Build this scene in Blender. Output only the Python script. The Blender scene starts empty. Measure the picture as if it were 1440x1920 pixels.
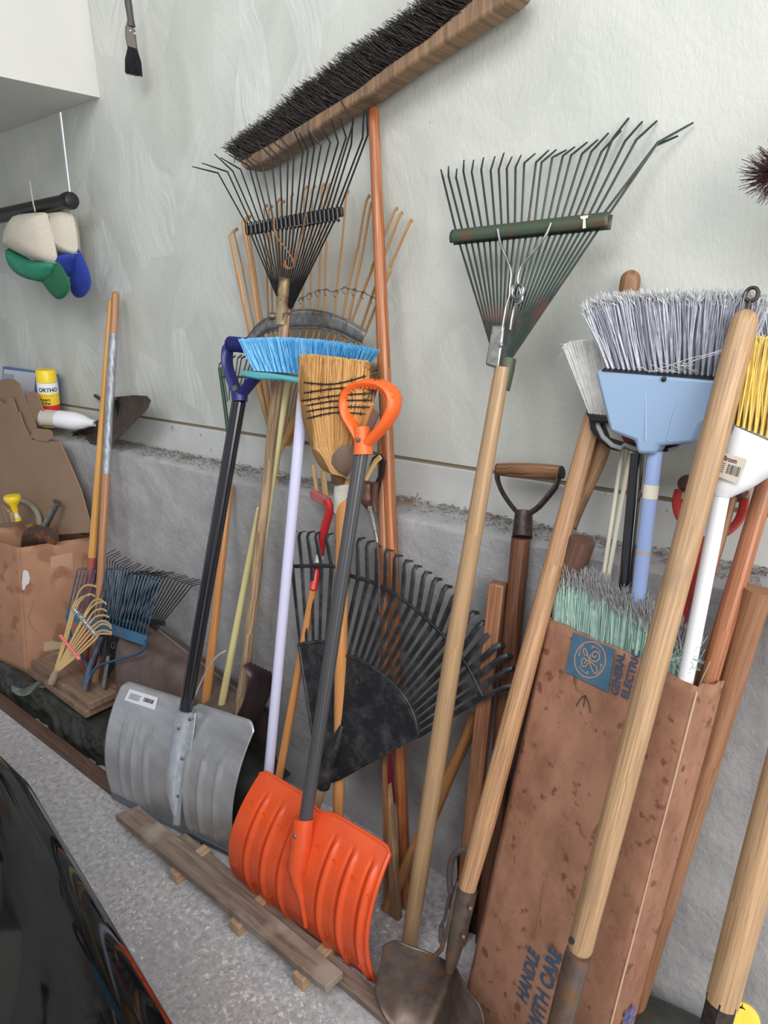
import bpy, math, random
from mathutils import Vector as V, Matrix, noise
rnd = random.Random(7)
scene = bpy.context.scene

# ------------------------------------------------------------------ camera
FPX, CAMH, WALLD = 1285.0, 1.42, 1.30          # focal length in pixels (1440 wide), eye height, distance to the wall
RX = V((0.7784552, 0.17194605, -0.60369036))   # world x, y, z axes seen in camera axes (right, down, forward)
RY = V((0.62728608, -0.24802964, 0.73823673))
RZ = V((-0.02279622, -0.95337078, -0.30093933))
CAM = V((0, -WALLD, CAMH))
cd = bpy.data.cameras.new('camera'); cam = bpy.data.objects.new('camera', cd)
scene.collection.objects.link(cam); scene.camera = cam
cd.sensor_fit = 'HORIZONTAL'; cd.sensor_width = 36.0; cd.lens = 36.0*FPX/1440.0
cd.clip_start = 0.02
right = V((RX.x, RY.x, RZ.x)); down = V((RX.y, RY.y, RZ.y)); fwd = V((RX.z, RY.z, RZ.z))
M = Matrix((right, -down, -fwd)).transposed().to_4x4(); M.translation = CAM
cam.matrix_world = M

# ------------------------------------------------------------------ light
w = bpy.data.worlds.new('world'); scene.world = w; w.use_nodes = True
w.node_tree.nodes['Background'].inputs[0].default_value = (0.87, 0.92, 1.0, 1)
w.node_tree.nodes['Background'].inputs[1].default_value = 0.43
def area(name, loc, target, sx, sy, power, col):
    l = bpy.data.lights.new(name, 'AREA'); l.shape = 'RECTANGLE'; l.size = sx; l.size_y = sy; l.energy = power; l.color = col
    o = bpy.data.objects.new(name, l); scene.collection.objects.link(o); o.location = loc
    o.rotation_euler = (V(target)-V(loc)).to_track_quat('-Z', 'Y').to_euler(); return o
area('doorway_daylight', (2.3, -1.9, 2.0), (-1.0, -0.1, 0.8), 2.6, 2.2, 112, (1.0, 0.975, 0.93))
area('overhead_fill', (0.0, -2.5, 3.3), (-1.0, -1.0, 0.0), 2.4, 1.4, 66, (0.97, 0.98, 1.0))  # unseen fill light added high overhead to brighten the floor
vs = scene.view_settings
vs.view_transform = 'Standard'; vs.look = 'None'; vs.gamma = 1.0; vs.use_curve_mapping = False; vs.exposure = 0.20
scene.render.film_transparent = False

# ------------------------------------------------------------------ pixel -> place
def ray(px, py):
    c = V((px-720.0, py-960.0, FPX))/FPX
    return V((RX.dot(c), RY.dot(c), RZ.dot(c)))
def P(px, py, d):                       # point at distance d from the painted wall
    r = ray(px, py); return CAM + r*((WALLD-d)/r.y)
def G(px, py, z=0.0):                   # point on a level plane
    r = ray(px, py); return CAM + r*((z-CAMH)/r.z)
ZM = dict(Z1=(0,0,3.0), Z2=(360,0,2.25), Z3=(800,150,2.25), Z4=(0,520,3.6), Z5=(380,520,3.4286),
          Y1=(0,880,3.6), Y2=(340,780,3.2), Y3=(640,900,3.2), Y4=(1020,450,3.4286), Y5=(1020,850,3.4286),
          X1=(0,1220,2.742), X2=(180,1240,2.4), X3=(640,1350,3.3675), X4=(860,1250,2.483), O=(0,0,1.0))
def q(z, *pts):
    a, b, s = ZM[z]; return [(a+x/s, b+y/s) for x, y in pts]
def foot(a, b, d, z=0.0):               # where the sight line through pixels a-b stands on level z at wall distance d
    lo, hi = -1.0, 4.0
    def f(s):
        g = G(a[0]+(b[0]-a[0])*s, a[1]+(b[1]-a[1])*s, z); return -g.y-d
    xs = [i*0.01 for i in range(20, 400)]
    best = None
    for s in xs:
        y = a[1]+(b[1]-a[1])*s; x = a[0]+(b[0]-a[0])*s
        if ray(x, y).z > -0.15: continue
        v = abs(f(s))
        if best is None or v < best[0]: best = (v, s)
    s0 = best[1]
    for k in range(-60, 61):
        s = s0+k*0.0002; v = abs(f(s))
        if v < best[0]: best = (v, s)
    s = best[1]; g = G(a[0]+(b[0]-a[0])*s, a[1]+(b[1]-a[1])*s, z); return V((g.x, -d, z))
class Pl:                               # a plane in the place: o + u,v,n
    def __init__(s, top, bot, side=None):
        s.o = V(bot); s.v = (V(top)-V(bot)).normalized()
        n = V((0, -1, 0)) if side is None else V(side)
        s.n = (n - s.v*n.dot(s.v)).normalized(); s.u = s.v.cross(s.n).normalized()
    def hit(s, px, py, off=0.0):
        r = ray(px, py); t = (s.o + s.n*off - CAM).dot(s.n)/r.dot(s.n); return CAM + r*t
    def hits(s, pts, off=0.0): return [s.hit(p[0], p[1], off) for p in pts]
def pxr(p, widthpx):                    # real half width of something widthpx wide at place p
    return 0.5*widthpx*(V(p)-CAM).dot(fwd)/FPX

# ------------------------------------------------------------------ materials
MATS = {}
def mat(name, col, rough=0.6, metal=0.0, **k):
    if name in MATS: return MATS[name]
    m = bpy.data.materials.new(name); m.use_nodes = True; nt = m.node_tree; N = nt.nodes; L = nt.links
    b = N['Principled BSDF']; b.inputs['Roughness'].default_value = rough; b.inputs['Metallic'].default_value = metal
    b.inputs['Base Color'].default_value = (*col, 1)
    if 'coat' in k: b.inputs['Coat Weight'].default_value = k['coat']
    if 'trans' in k: b.inputs['Transmission Weight'].default_value = k['trans']
    if 'spec' in k: b.inputs['Specular IOR Level'].default_value = k['spec']
    col2 = k.get('col2'); sc = k.get('scale', (30, 30, 30)); bump = k.get('bump', 0)
    if col2 is not None or bump:
        tc = N.new('ShaderNodeTexCoord'); mp = N.new('ShaderNodeMapping'); mp.inputs['Scale'].default_value = sc
        L.new(tc.outputs[k.get('coord', 'Object')], mp.inputs['Vector'])
        nz = N.new('ShaderNodeTexNoise'); nz.inputs['Scale'].default_value = 1; nz.inputs['Detail'].default_value = k.get('detail', 5)
        nz.inputs['Roughness'].default_value = k.get('nrough', 0.6); nz.inputs['Distortion'].default_value = k.get('dist', 0)
        L.new(mp.outputs[0], nz.inputs['Vector'])
        if col2 is not None:
            r = N.new('ShaderNodeValToRGB'); r.color_ramp.elements[0].position = k.get('lo', 0.35); r.color_ramp.elements[1].position = k.get('hi', 0.65)
            r.color_ramp.elements[0].color = (*col, 1); r.color_ramp.elements[1].color = (*col2, 1)
            L.new(nz.outputs[0], r.inputs[0]); out = r.outputs[0]
            if 'col3' in k:
                n2 = N.new('ShaderNodeTexNoise'); n2.inputs['Scale'].default_value = k.get('scale3', 6); n2.inputs['Detail'].default_value = 4
                L.new(tc.outputs[k.get('coord3', 'Object')], n2.inputs['Vector'])
                r2 = N.new('ShaderNodeValToRGB'); r2.color_ramp.elements[0].position = k.get('lo3', 0.5); r2.color_ramp.elements[1].position = k.get('hi3', 0.62)
                L.new(n2.outputs[0], r2.inputs[0])
                mx = N.new('ShaderNodeMixRGB'); mx.inputs[2].default_value = (*k['col3'], 1)
                L.new(r2.outputs[0], mx.inputs[0]); L.new(out, mx.inputs[1]); out = mx.outputs[0]
            L.new(out, b.inputs['Base Color'])
        if bump:
            bp = N.new('ShaderNodeBump'); bp.inputs['Strength'].default_value = bump; bp.inputs['Distance'].default_value = k.get('bdist', 0.003)
            L.new(nz.outputs[0], bp.inputs['Height']); L.new(bp.outputs[0], b.inputs['Normal'])
    MATS[name] = m; return m
def wood(name, c1, c2, rough=0.5, gs=260.0, dirt=None, amt=0.55):
    k = dict(col2=c2, scale=(gs, 5.0, gs), coord='UV', detail=4, nrough=0.65, dist=0.6, bump=0.25, bdist=0.001, lo=0.38, hi=0.62)
    if dirt: k.update(col3=dirt, scale3=9, lo3=amt, hi3=amt+0.15)
    return mat(name, c1, rough, **k)

W_pale   = wood('pale ash', (0.54,0.315,0.17), (0.30,0.16,0.08), 0.42)
W_pale2  = wood('pale ash worn', (0.46,0.295,0.16), (0.28,0.17,0.09), 0.5, dirt=(0.26,0.18,0.11), amt=0.62)
W_tan    = wood('tan broomstick', (0.42,0.27,0.145), (0.31,0.20,0.11), 0.35)
W_orange = wood('varnished oak', (0.46,0.17,0.06), (0.22,0.065,0.022), 0.3)
W_brown  = wood('brown handle wood', (0.30,0.14,0.07), (0.17,0.07,0.035), 0.45)
W_dark   = wood('dark oiled wood', (0.17,0.075,0.04), (0.07,0.03,0.018), 0.4)
W_grey   = wood('weathered stick', (0.42,0.29,0.17), (0.16,0.10,0.06), 0.7, gs=160)
W_amber  = wood('amber lacquered stick', (0.56,0.265,0.095), (0.45,0.19,0.06), 0.3)
W_plank  = wood('old plank', (0.28,0.18,0.12), (0.17,0.105,0.07), 0.75, gs=60, dirt=(0.34,0.27,0.2), amt=0.6)
W_board  = wood('grey floor board', (0.27,0.20,0.155), (0.15,0.105,0.08), 0.8, gs=70, dirt=(0.35,0.29,0.23), amt=0.55)
W_bamboo = wood('bamboo', (0.52,0.29,0.11), (0.33,0.16,0.06), 0.4, gs=300)
W_bamboo2= wood('pale bamboo', (0.72,0.50,0.22), (0.55,0.35,0.14), 0.4, gs=300)
W_block  = wood('old broom block', (0.27,0.165,0.09), (0.14,0.085,0.05), 0.7, gs=80, dirt=(0.10,0.07,0.05), amt=0.55)
Yel_stick= mat('worn yellow paint', (0.70,0.62,0.30), 0.45, col2=(0.42,0.26,0.12), coord='UV', scale=(40,3,40), lo=0.55, hi=0.8)
Yel_pale = mat('pale yellow paint', (0.72,0.68,0.38), 0.4, col2=(0.6,0.54,0.28), coord='UV', scale=(30,3,30))

K_wire  = mat('black wire', (0.012,0.012,0.014), 0.4, 0.3)
K_green = mat('green black tine enamel', (0.018,0.035,0.028), 0.4, 0.3, col2=(0.10,0.035,0.025), scale=(14,14,14), lo=0.55, hi=0.75)
K_gbar  = mat('green rusty bar', (0.055,0.085,0.055), 0.55, 0.3, col2=(0.13,0.06,0.035), scale=(35,35,35), lo=0.5, hi=0.7)
K_blue  = mat('blue tine enamel', (0.045,0.125,0.23), 0.35, 0.3, col2=(0.03,0.05,0.08), scale=(50,50,50), lo=0.5, hi=0.75)
K_steel = mat('dull steel', (0.38,0.38,0.37), 0.35, 0.9, col2=(0.22,0.21,0.2), scale=(60,60,60))
K_zinc  = mat('galvanised strip', (0.70,0.75,0.80), 0.34, 0.75, col2=(0.55,0.60,0.66), scale=(50,50,50))
K_brass = mat('rusted ferrule', (0.50,0.38,0.22), 0.4, 0.7, col2=(0.16,0.08,0.04), scale=(30,30,30), lo=0.45, hi=0.65)
K_iron  = mat('dark forged iron', (0.075,0.055,0.05), 0.45, 0.6, col2=(0.035,0.025,0.022), scale=(70,70,70), bump=0.3)
K_rust  = mat('rusty spade steel', (0.10,0.075,0.065), 0.42, 0.55, col2=(0.17,0.125,0.105), scale=(35,35,35), detail=8, col3=(0.20,0.105,0.05), scale3=26, lo3=0.54, hi3=0.66, bump=0.15)
K_black = mat('black plastic', (0.012,0.012,0.013), 0.38)
K_fan   = mat('black rake plastic', (0.013,0.014,0.016), 0.42, col2=(0.065,0.066,0.07), scale=(26,26,26), detail=10, nrough=0.7, lo=0.46, hi=0.74, bump=0.1)
K_blackm= mat('black ribbed shaft', (0.016,0.017,0.022), 0.24, 0.2, coat=0.5)
K_char  = mat('charcoal fluted shaft', (0.075,0.075,0.08), 0.33, 0.2)
C_silver= mat('aluminium blade', (0.56,0.565,0.58), 0.36, 0.65, col2=(0.44,0.445,0.46), scale=(9,60,9), detail=6, bump=0.05, col3=(0.5,0.5,0.52), scale3=18, lo3=0.58, hi3=0.8)
C_orange= mat('orange plastic', (0.72,0.092,0.022), 0.34, col2=(0.62,0.072,0.018), scale=(12,12,12))
C_orgrip= mat('bright orange grip', (0.80,0.13,0.022), 0.42)
C_navy  = mat('navy plastic', (0.018,0.022,0.13), 0.35)
C_lav   = mat('white lavender tube', (0.62,0.62,0.82), 0.3)
C_white = mat('white plastic', (0.80,0.81,0.84), 0.35)
C_bluegy= mat('powder blue plastic', (0.27,0.38,0.54), 0.42)
C_bluetb= mat('powder blue tube', (0.32,0.42,0.70), 0.35)
C_teal  = mat('teal plastic', (0.10,0.38,0.42), 0.4)
B_blue  = mat('sky blue bristle', (0.10,0.42,0.75), 0.5, col2=(0.22,0.55,0.82), scale=(80,80,80))
B_grey  = mat('grey bristle', (0.45,0.47,0.53), 0.5, col2=(0.62,0.64,0.69), scale=(90,90,90))
B_yellow= mat('yellow bristle', (0.78,0.55,0.13), 0.5, col2=(0.80,0.64,0.25), scale=(80,80,80))
B_mint  = mat('mint bristle', (0.40,0.60,0.52), 0.6, col2=(0.60,0.74,0.67), scale=(90,90,90))
B_mtip  = mat('soiled bristle end', (0.28,0.26,0.25), 0.8, col2=(0.42,0.42,0.42), scale=(90,90,90))
B_dark  = mat('dark horsehair', (0.028,0.022,0.020), 0.7, col2=(0.085,0.066,0.058), scale=(120,120,120), lo=0.5, hi=0.75)
B_corn  = mat('broom corn', (0.76,0.47,0.19), 0.6)
B_corn2 = mat('broom corn dark', (0.40,0.21,0.07), 0.6)
B_grey2 = mat('grey bristle dark', (0.25,0.26,0.31), 0.5)
B_blue2 = mat('sky blue bristle dark', (0.05,0.30,0.60), 0.5)
B_mint2 = mat('mint bristle dark', (0.22,0.36,0.31), 0.6)
K_cord  = mat('black cord', (0.015,0.012,0.012), 0.7)
K_card  = mat('brown cardboard', (0.30,0.175,0.115), 0.8, col2=(0.34,0.205,0.135), scale=(8,8,8), bump=0.05)
K_card2 = mat('reddish cardboard', (0.33,0.165,0.095), 0.75, col2=(0.42,0.225,0.135), scale=(6,6,6), detail=7, bump=0.12, col3=(0.27,0.12,0.065), scale3=11, lo3=0.52, hi3=0.6)
K_cardge= mat('stained carton board', (0.37,0.185,0.115), 0.75, col2=(0.23,0.105,0.06), scale=(13,13,8), detail=9, nrough=0.72, lo=0.38, hi=0.64, bump=0.25, col3=(0.17,0.07,0.04), scale3=44, lo3=0.60, hi3=0.68)
K_cardin= mat('carton inside', (0.20,0.11,0.07), 0.85)
K_ink   = mat('faded blue ink', (0.035,0.075,0.14), 0.75, col2=(0.09,0.08,0.10), scale=(60,60,60), lo=0.5, hi=0.8)
K_tarp  = mat('dark green tarp', (0.020,0.024,0.020), 0.5, col2=(0.055,0.055,0.045), scale=(14,14,14), bump=0.3, bdist=0.006)
K_leather=mat('brown vinyl', (0.085,0.055,0.048), 0.5, col2=(0.14,0.10,0.088), scale=(12,12,12), bump=0.15)
K_pleat = mat('maroon pleated vinyl', (0.028,0.012,0.014), 0.4)
K_cream = mat('cream enamel', (0.62,0.58,0.46), 0.4)
K_red   = mat('red paint', (0.45,0.035,0.025), 0.4, col2=(0.22,0.03,0.02), scale=(40,40,40), lo=0.55, hi=0.7)
K_paper = mat('white paper label', (0.70,0.71,0.78), 0.6)
K_print = mat('black print', (0.02,0.02,0.02), 0.7)

# ------------------------------------------------------------------ mesh building
class MB:
    def __init__(s): s.v = []; s.f = []; s.uv = []; s.mi = []
    def face(s, idx, uvs=None, m=0):
        s.f.append(tuple(idx)); s.uv.append(uvs); s.mi.append(m)
    def tube(s, pts, r, seg=12, caps=True, flat=None, up=None, round_end=(0, 0), m=0, flute=0):
        pts = [V(p) for p in pts]; n = len(pts)
        if not isinstance(r, (list, tuple)): r = [r]*n
        r = list(r)
        def ins(end):
            nonlocal pts, r
            if end == 0: p0, p1, rr = pts[0], pts[1], r[0]
            else: p0, p1, rr = pts[-1], pts[-2], r[-1]
            t = (p1-p0).normalized(); extra = []; er = []
            for k in range(1, 6):
                a = math.pi/2*k/5; extra.append(p0 + t*rr*(1-math.cos(a))); er.append(max(rr*math.sin(a), rr*0.02))
            extra.insert(0, p0.copy()); er.insert(0, rr*0.15)
            k0 = 1
            if end == 0:
                while k0 < len(pts)-1 and (pts[k0]-p0).length < rr*1.05: k0 += 1
                pts = extra + pts[k0:]; r = er + r[k0:]
            else:
                while k0 < len(pts)-1 and (pts[-1-k0]-p0).length < rr*1.05: k0 += 1
                pts = pts[:-k0] + extra[::-1]; r = r[:-k0] + er[::-1]
        if round_end[0]: ins(0)
        if round_end[1]: ins(1)
        n = len(pts); T = []
        for i in range(n):
            a = pts[max(i-1, 0)]; b = pts[min(i+1, n-1)]; t = b-a
            T.append(t.normalized() if t.length > 1e-9 else V((0, 0, 1)))
        u0 = V(up) if up is not None else (V((0, 0, 1)) if abs(T[0].z) < 0.8 else V((0, -1, 0)))
        x = (u0 - T[0]*u0.dot(T[0])).normalized(); base = len(s.v); L = 0; Ls = []
        for i in range(n):
            if i: L += (pts[i]-pts[i-1]).length
            Ls.append(L)
            x = (x - T[i]*x.dot(T[i])).normalized(); y = T[i].cross(x)
            for k in range(seg):
                a = 2*math.pi*k/seg; rr = r[i]; ry = rr
                if flat: ry = rr*flat
                if flute: 
                    g = 1-0.06*(k % 2); rr *= g; ry *= g
                s.v.append(pts[i] + x*(ry*math.cos(a)) + y*(rr*math.sin(a)))
        for i in range(n-1):
            for k in range(seg):
                k2 = (k+1) % seg; a = base+i*seg
                c = 2*math.pi*max(r[i], 1e-4)
                s.face((a+k, a+k2, a+seg+k2, a+seg+k), ((k/seg*c, Ls[i]), ((k+1)/seg*c, Ls[i]), ((k+1)/seg*c, Ls[i+1]), (k/seg*c, Ls[i+1])), m)
        if caps:
            s.face([base+k for k in range(seg)][::-1], None, m); s.face([base+(n-1)*seg+k for k in range(seg)], None, m)
        return s
    def box(s, c, a, b, h, m=0):            # centre and three half vectors
        c, a, b, h = V(c), V(a), V(b), V(h); base = len(s.v)
        if a.cross(b).dot(h) < 0: a = -a
        for k in (-1, 1):
            for j in (-1, 1):
                for i in (-1, 1): s.v.append(c+a*i+b*j+h*k)
        A = [a, b, h]; ls = [t.length for t in A]; lo = ls.index(max(ls))
        for f in ((0,2,3,1),(4,5,7,6),(0,1,5,4),(2,6,7,3),(0,4,6,2),(1,3,7,5)):
            ps = [s.v[base+i]-c for i in f]
            e = (ps[1]-ps[0]).cross(ps[2]-ps[1]).normalized()
            others = [A[i].normalized() for i in range(3) if i != lo]
            ax = A[lo].normalized()
            if abs(e.dot(ax)) > 0.8: uvs = [(p.dot(others[0]), p.dot(others[1])*0.02) for p in ps]
            else:
                o = others[0] if abs(e.dot(others[0])) < 0.7 else others[1]
                uvs = [(p.dot(o)+c.x, p.dot(ax)) for p in ps]
            s.face([base+i for i in f], uvs, m)
        return s
    def plank(s, p, qq, wvec, tvec, m=0):   # from p to q along its middle, half width and half thickness vectors
        p, qq = V(p), V(qq); return s.box((p+qq)/2, (qq-p)/2, wvec, tvec, m)
    def prism(s, pts, off, m=0):            # outline swept along off, uv from first edge
        pts = [V(p) for p in pts]; off = V(off); n = len(pts); base = len(s.v)
        nrm = V((0, 0, 0))
        for i in range(n): nrm += pts[i].cross(pts[(i+1) % n])
        if nrm.dot(off) < 0: pts = pts[::-1]
        o = pts[0]; ax = V((0, 0, 1)); ax = ax - off.normalized()*ax.dot(off.normalized())
        ax = ax.normalized() if ax.length > 0.1 else V((1, 0, 0)); bx = ax.cross(off.normalized())
        s.v += pts; s.v += [p+off for p in pts]
        U = [((p-o).dot(bx), (p-o).dot(ax)) for p in pts]
        s.face([base+i for i in range(n)][::-1], U[::-1], m); s.face([base+n+i for i in range(n)], U, m)
        for i in range(n):
            j = (i+1) % n; s.face((base+i, base+j, base+n+j, base+n+i), (U[i], U[j], U[j], U[i]), m)
        return s
    def pillow(s, pts, n, front, back=0.0, rings=6, m=0, shape=0.5, cen=None):  # outline domed out along n
        pts = [V(p) for p in pts]; n = V(n); k = len(pts)
        c = sum(pts, V((0, 0, 0)))/k if cen is None else V(cen)
        def half(h, flip):
            base = len(s.v)
            for i in range(rings):
                t = i/rings; z = h*(1-(1-t)**2)**shape if True else 0
                sc = 1-t
                for p in pts: s.v.append(c+(p-c)*sc + n*(h*(1-(sc**2))**shape))
            s.v.append(c+n*h); top = len(s.v)-1
            for i in range(rings-1):
                for j in range(k):
                    j2 = (j+1) % k; q4 = (base+i*k+j, base+i*k+j2, base+(i+1)*k+j2, base+(i+1)*k+j)
                    s.face(q4 if not flip else q4[::-1], None, m)
            for j in range(k):
                j2 = (j+1) % k; t3 = (base+(rings-1)*k+j, base+(rings-1)*k+j2, top); s.face(t3 if not flip else t3[::-1], None, m)
        area = V((0, 0, 0))
        for i in range(k): area += (pts[i]-c).cross(pts[(i+1) % k]-c)
        fl = area.dot(n) < 0
        half(front, fl); half(-back, not fl); return s
    def grid(s, fn, nu, nv, m=0, uvs=(1, 1), close=False):
        base = len(s.v)
        for j in range(nv+1):
            for i in range(nu+1): s.v.append(V(fn(i/nu, j/nv)))
        W = nu+1
        for j in range(nv):
            for i in range(nu):
                a = base+j*W+i
                s.face((a, a+1, a+W+1, a+W), ((i/nu*uvs[0], j/nv*uvs[1]), ((i+1)/nu*uvs[0], j/nv*uvs[1]), ((i+1)/nu*uvs[0], (j+1)/nv*uvs[1]), (i/nu*uvs[0], (j+1)/nv*uvs[1])), m)
        return s
    def lathe(s, p, d, prof, seg=24, m=0):
        d = V(d).normalized(); return s.tube([V(p)+d*h for h, r in prof], [r for h, r in prof], seg, m=m)
    def strand(s, a, b, r, bend=None, m=0, r2=None):
        a, b = V(a), V(b); t = (b-a).normalized(); x = t.cross(V((0.3, 0.8, 0.5))).normalized(); y = t.cross(x)
        r2 = r*0.6 if r2 is None else r2
        mid = (a+b)/2 + (V(bend) if bend is not None else V((0, 0, 0))); base = len(s.v)
        for p, rr in ((a, r), (mid, r), (b, r2)):
            for k in range(3): s.v.append(p + x*(rr*math.cos(k*2.0944)) + y*(rr*math.sin(k*2.0944)))
        for i in range(2):
            for k in range(3):
                k2 = (k+1) % 3; s.face((base+i*3+k, base+i*3+k2, base+i*3+3+k2, base+i*3+3+k), None, m)
        s.face((base+6, base+7, base+8), None, m)
        return s
def obj(name, mb, m, parent=None, angle=38, bevel=0, sub=0, solid=0, origin=None):
    me = bpy.data.meshes.new(name)
    o = V((0, 0, 0))
    top = parent
    off = V((0, 0, 0))
    while top is not None: off += V(top.location); top = top.parent
    if origin is not None: o = V(origin)
    me.from_pydata([v-off-o for v in mb.v], [], mb.f)
    uvl = me.uv_layers.new(name='UVMap')
    for p, u in zip(me.polygons, mb.uv):
        if u:
            for li, c in zip(p.loop_indices, u): uvl.data[li].uv = c
    ms = m if isinstance(m, (list, tuple)) else [m]
    for x in ms: me.materials.append(x)
    if len(ms) > 1: me.polygons.foreach_set('material_index', mb.mi)
    me.shade_smooth(); me.set_sharp_from_angle(angle=math.radians(angle)); me.update()
    ob = bpy.data.objects.new(name, me); scene.collection.objects.link(ob)
    ob.location = o
    if parent is not None: ob.parent = parent
    if solid:
        md = ob.modifiers.new('solid', 'SOLIDIFY'); md.thickness = solid; md.offset = 0
    if bevel:
        md = ob.modifiers.new('bevel', 'BEVEL'); md.width = bevel; md.segments = 2; md.limit_method = 'ANGLE'; md.angle_limit = math.radians(40)
    if sub:
        md = ob.modifiers.new('sub', 'SUBSURF'); md.levels = sub; md.render_levels = sub
    return ob
def thing(name, label, cat, loc, group=None):
    o = bpy.data.objects.new(name, None); scene.collection.objects.link(o); o.empty_display_size = 0.05
    o.location = V(loc); o['label'] = label; o['category'] = cat
    if group: o['group'] = group
    return o
def tag(o, label, cat, group=None):
    o['label'] = label; o['category'] = cat
    if group: o['group'] = group
    return o
def struct(name, mb, m, **k):
    o = obj(name, mb, m, None, **k); o['kind'] = 'structure'; return o
def text_mesh(mb, s, o, u, v, h, n, lift=0.0008, sx=1.0, bold=0.0, m=0, shear=0.0, align='LEFT', space=1.0):
    cu = bpy.data.curves.new('t', 'FONT'); cu.body = s; cu.size = 1.0; cu.offset = bold; cu.shear = shear; cu.align_x = align; cu.space_character = space; cu.resolution_u = 3
    to = bpy.data.objects.new('t', cu); scene.collection.objects.link(to); bpy.context.view_layer.update()
    me = bpy.data.meshes.new_from_object(to); 
    base = len(mb.v); sc = h/0.7
    for vt in me.vertices: mb.v.append(V(o) + V(u)*(vt.co.x*sc*sx) + V(v)*(vt.co.y*sc) + V(n)*lift)
    for p in me.polygons: mb.face([base+i for i in p.vertices], None, m)
    bpy.data.objects.remove(to); bpy.data.curves.remove(cu); bpy.data.meshes.remove(me)
def lerp(a, b, t): return V(a)*(1-t)+V(b)*t
def along(pts, t):
    L = [(pts[i+1]-pts[i]).length for i in range(len(pts)-1)]; T = sum(L)*t
    for i, l in enumerate(L):
        if T <= l or i == len(L)-1: return lerp(pts[i], pts[i+1], T/max(l, 1e-9))
        T -= l
def smooth(pts, n=4):
    pts = [V(p) for p in pts]; out = []
    for i in range(len(pts)-1):
        p0 = pts[max(i-1, 0)]; p1 = pts[i]; p2 = pts[i+1]; p3 = pts[min(i+2, len(pts)-1)]
        for k in range(n):
            t = k/n; out.append(0.5*((2*p1)+(p2-p0)*t+(2*p0-5*p1+4*p2-p3)*t*t+(3*p1-p0-3*p2+p3)*t**3))
    out.append(pts[-1]); return out
def bristles(mb, basel, tipl, count, depth, n, r, jit=0.006, tufts=0, bend=0.004, tipjit=None, row=1, m=0, tipm=None, tipfrac=0.85):
    tipjit = jit if tipjit is None else tipjit
    m0 = m
    for i in range(count):
        m = m0 if isinstance(m0, int) else rnd.choice(m0)
        s_ = rnd.random()
        if tufts: 
            tf = (int(s_*tufts)+0.5)/tufts; sb = tf+(rnd.random()-0.5)*0.25/tufts; st = tf+(rnd.random()-0.5)*1.15/tufts
        else: sb = s_; st = s_+(rnd.random()-0.5)*0.05
        sb = min(max(sb, 0), 1); st = min(max(st, 0), 1)
        dq = rnd.uniform(-1, 1)
        a = along(basel, sb) + n*(dq*depth*0.7); b = along(tipl, st) + n*(dq*depth*1.3)
        b = b + (b-a).normalized()*rnd.uniform(-tipjit, tipjit) + V((rnd.uniform(-1,1), rnd.uniform(-1,1), rnd.uniform(-1,1)))*jit*0.5
        bd = V((rnd.uniform(-1,1), rnd.uniform(-1,1), rnd.uniform(-1,1)))*bend
        if tipm is None: mb.strand(a, b, r, bd, m)
        else:
            c = lerp(a, b, tipfrac+rnd.uniform(-0.06,0.06)); mb.strand(a, c, r, bd, m, r2=r); mb.strand(c, b+V((rnd.uniform(-1,1),rnd.uniform(-1,1),rnd.uniform(-1,1)))*jit, r, bd*0.5, tipm)

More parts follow.
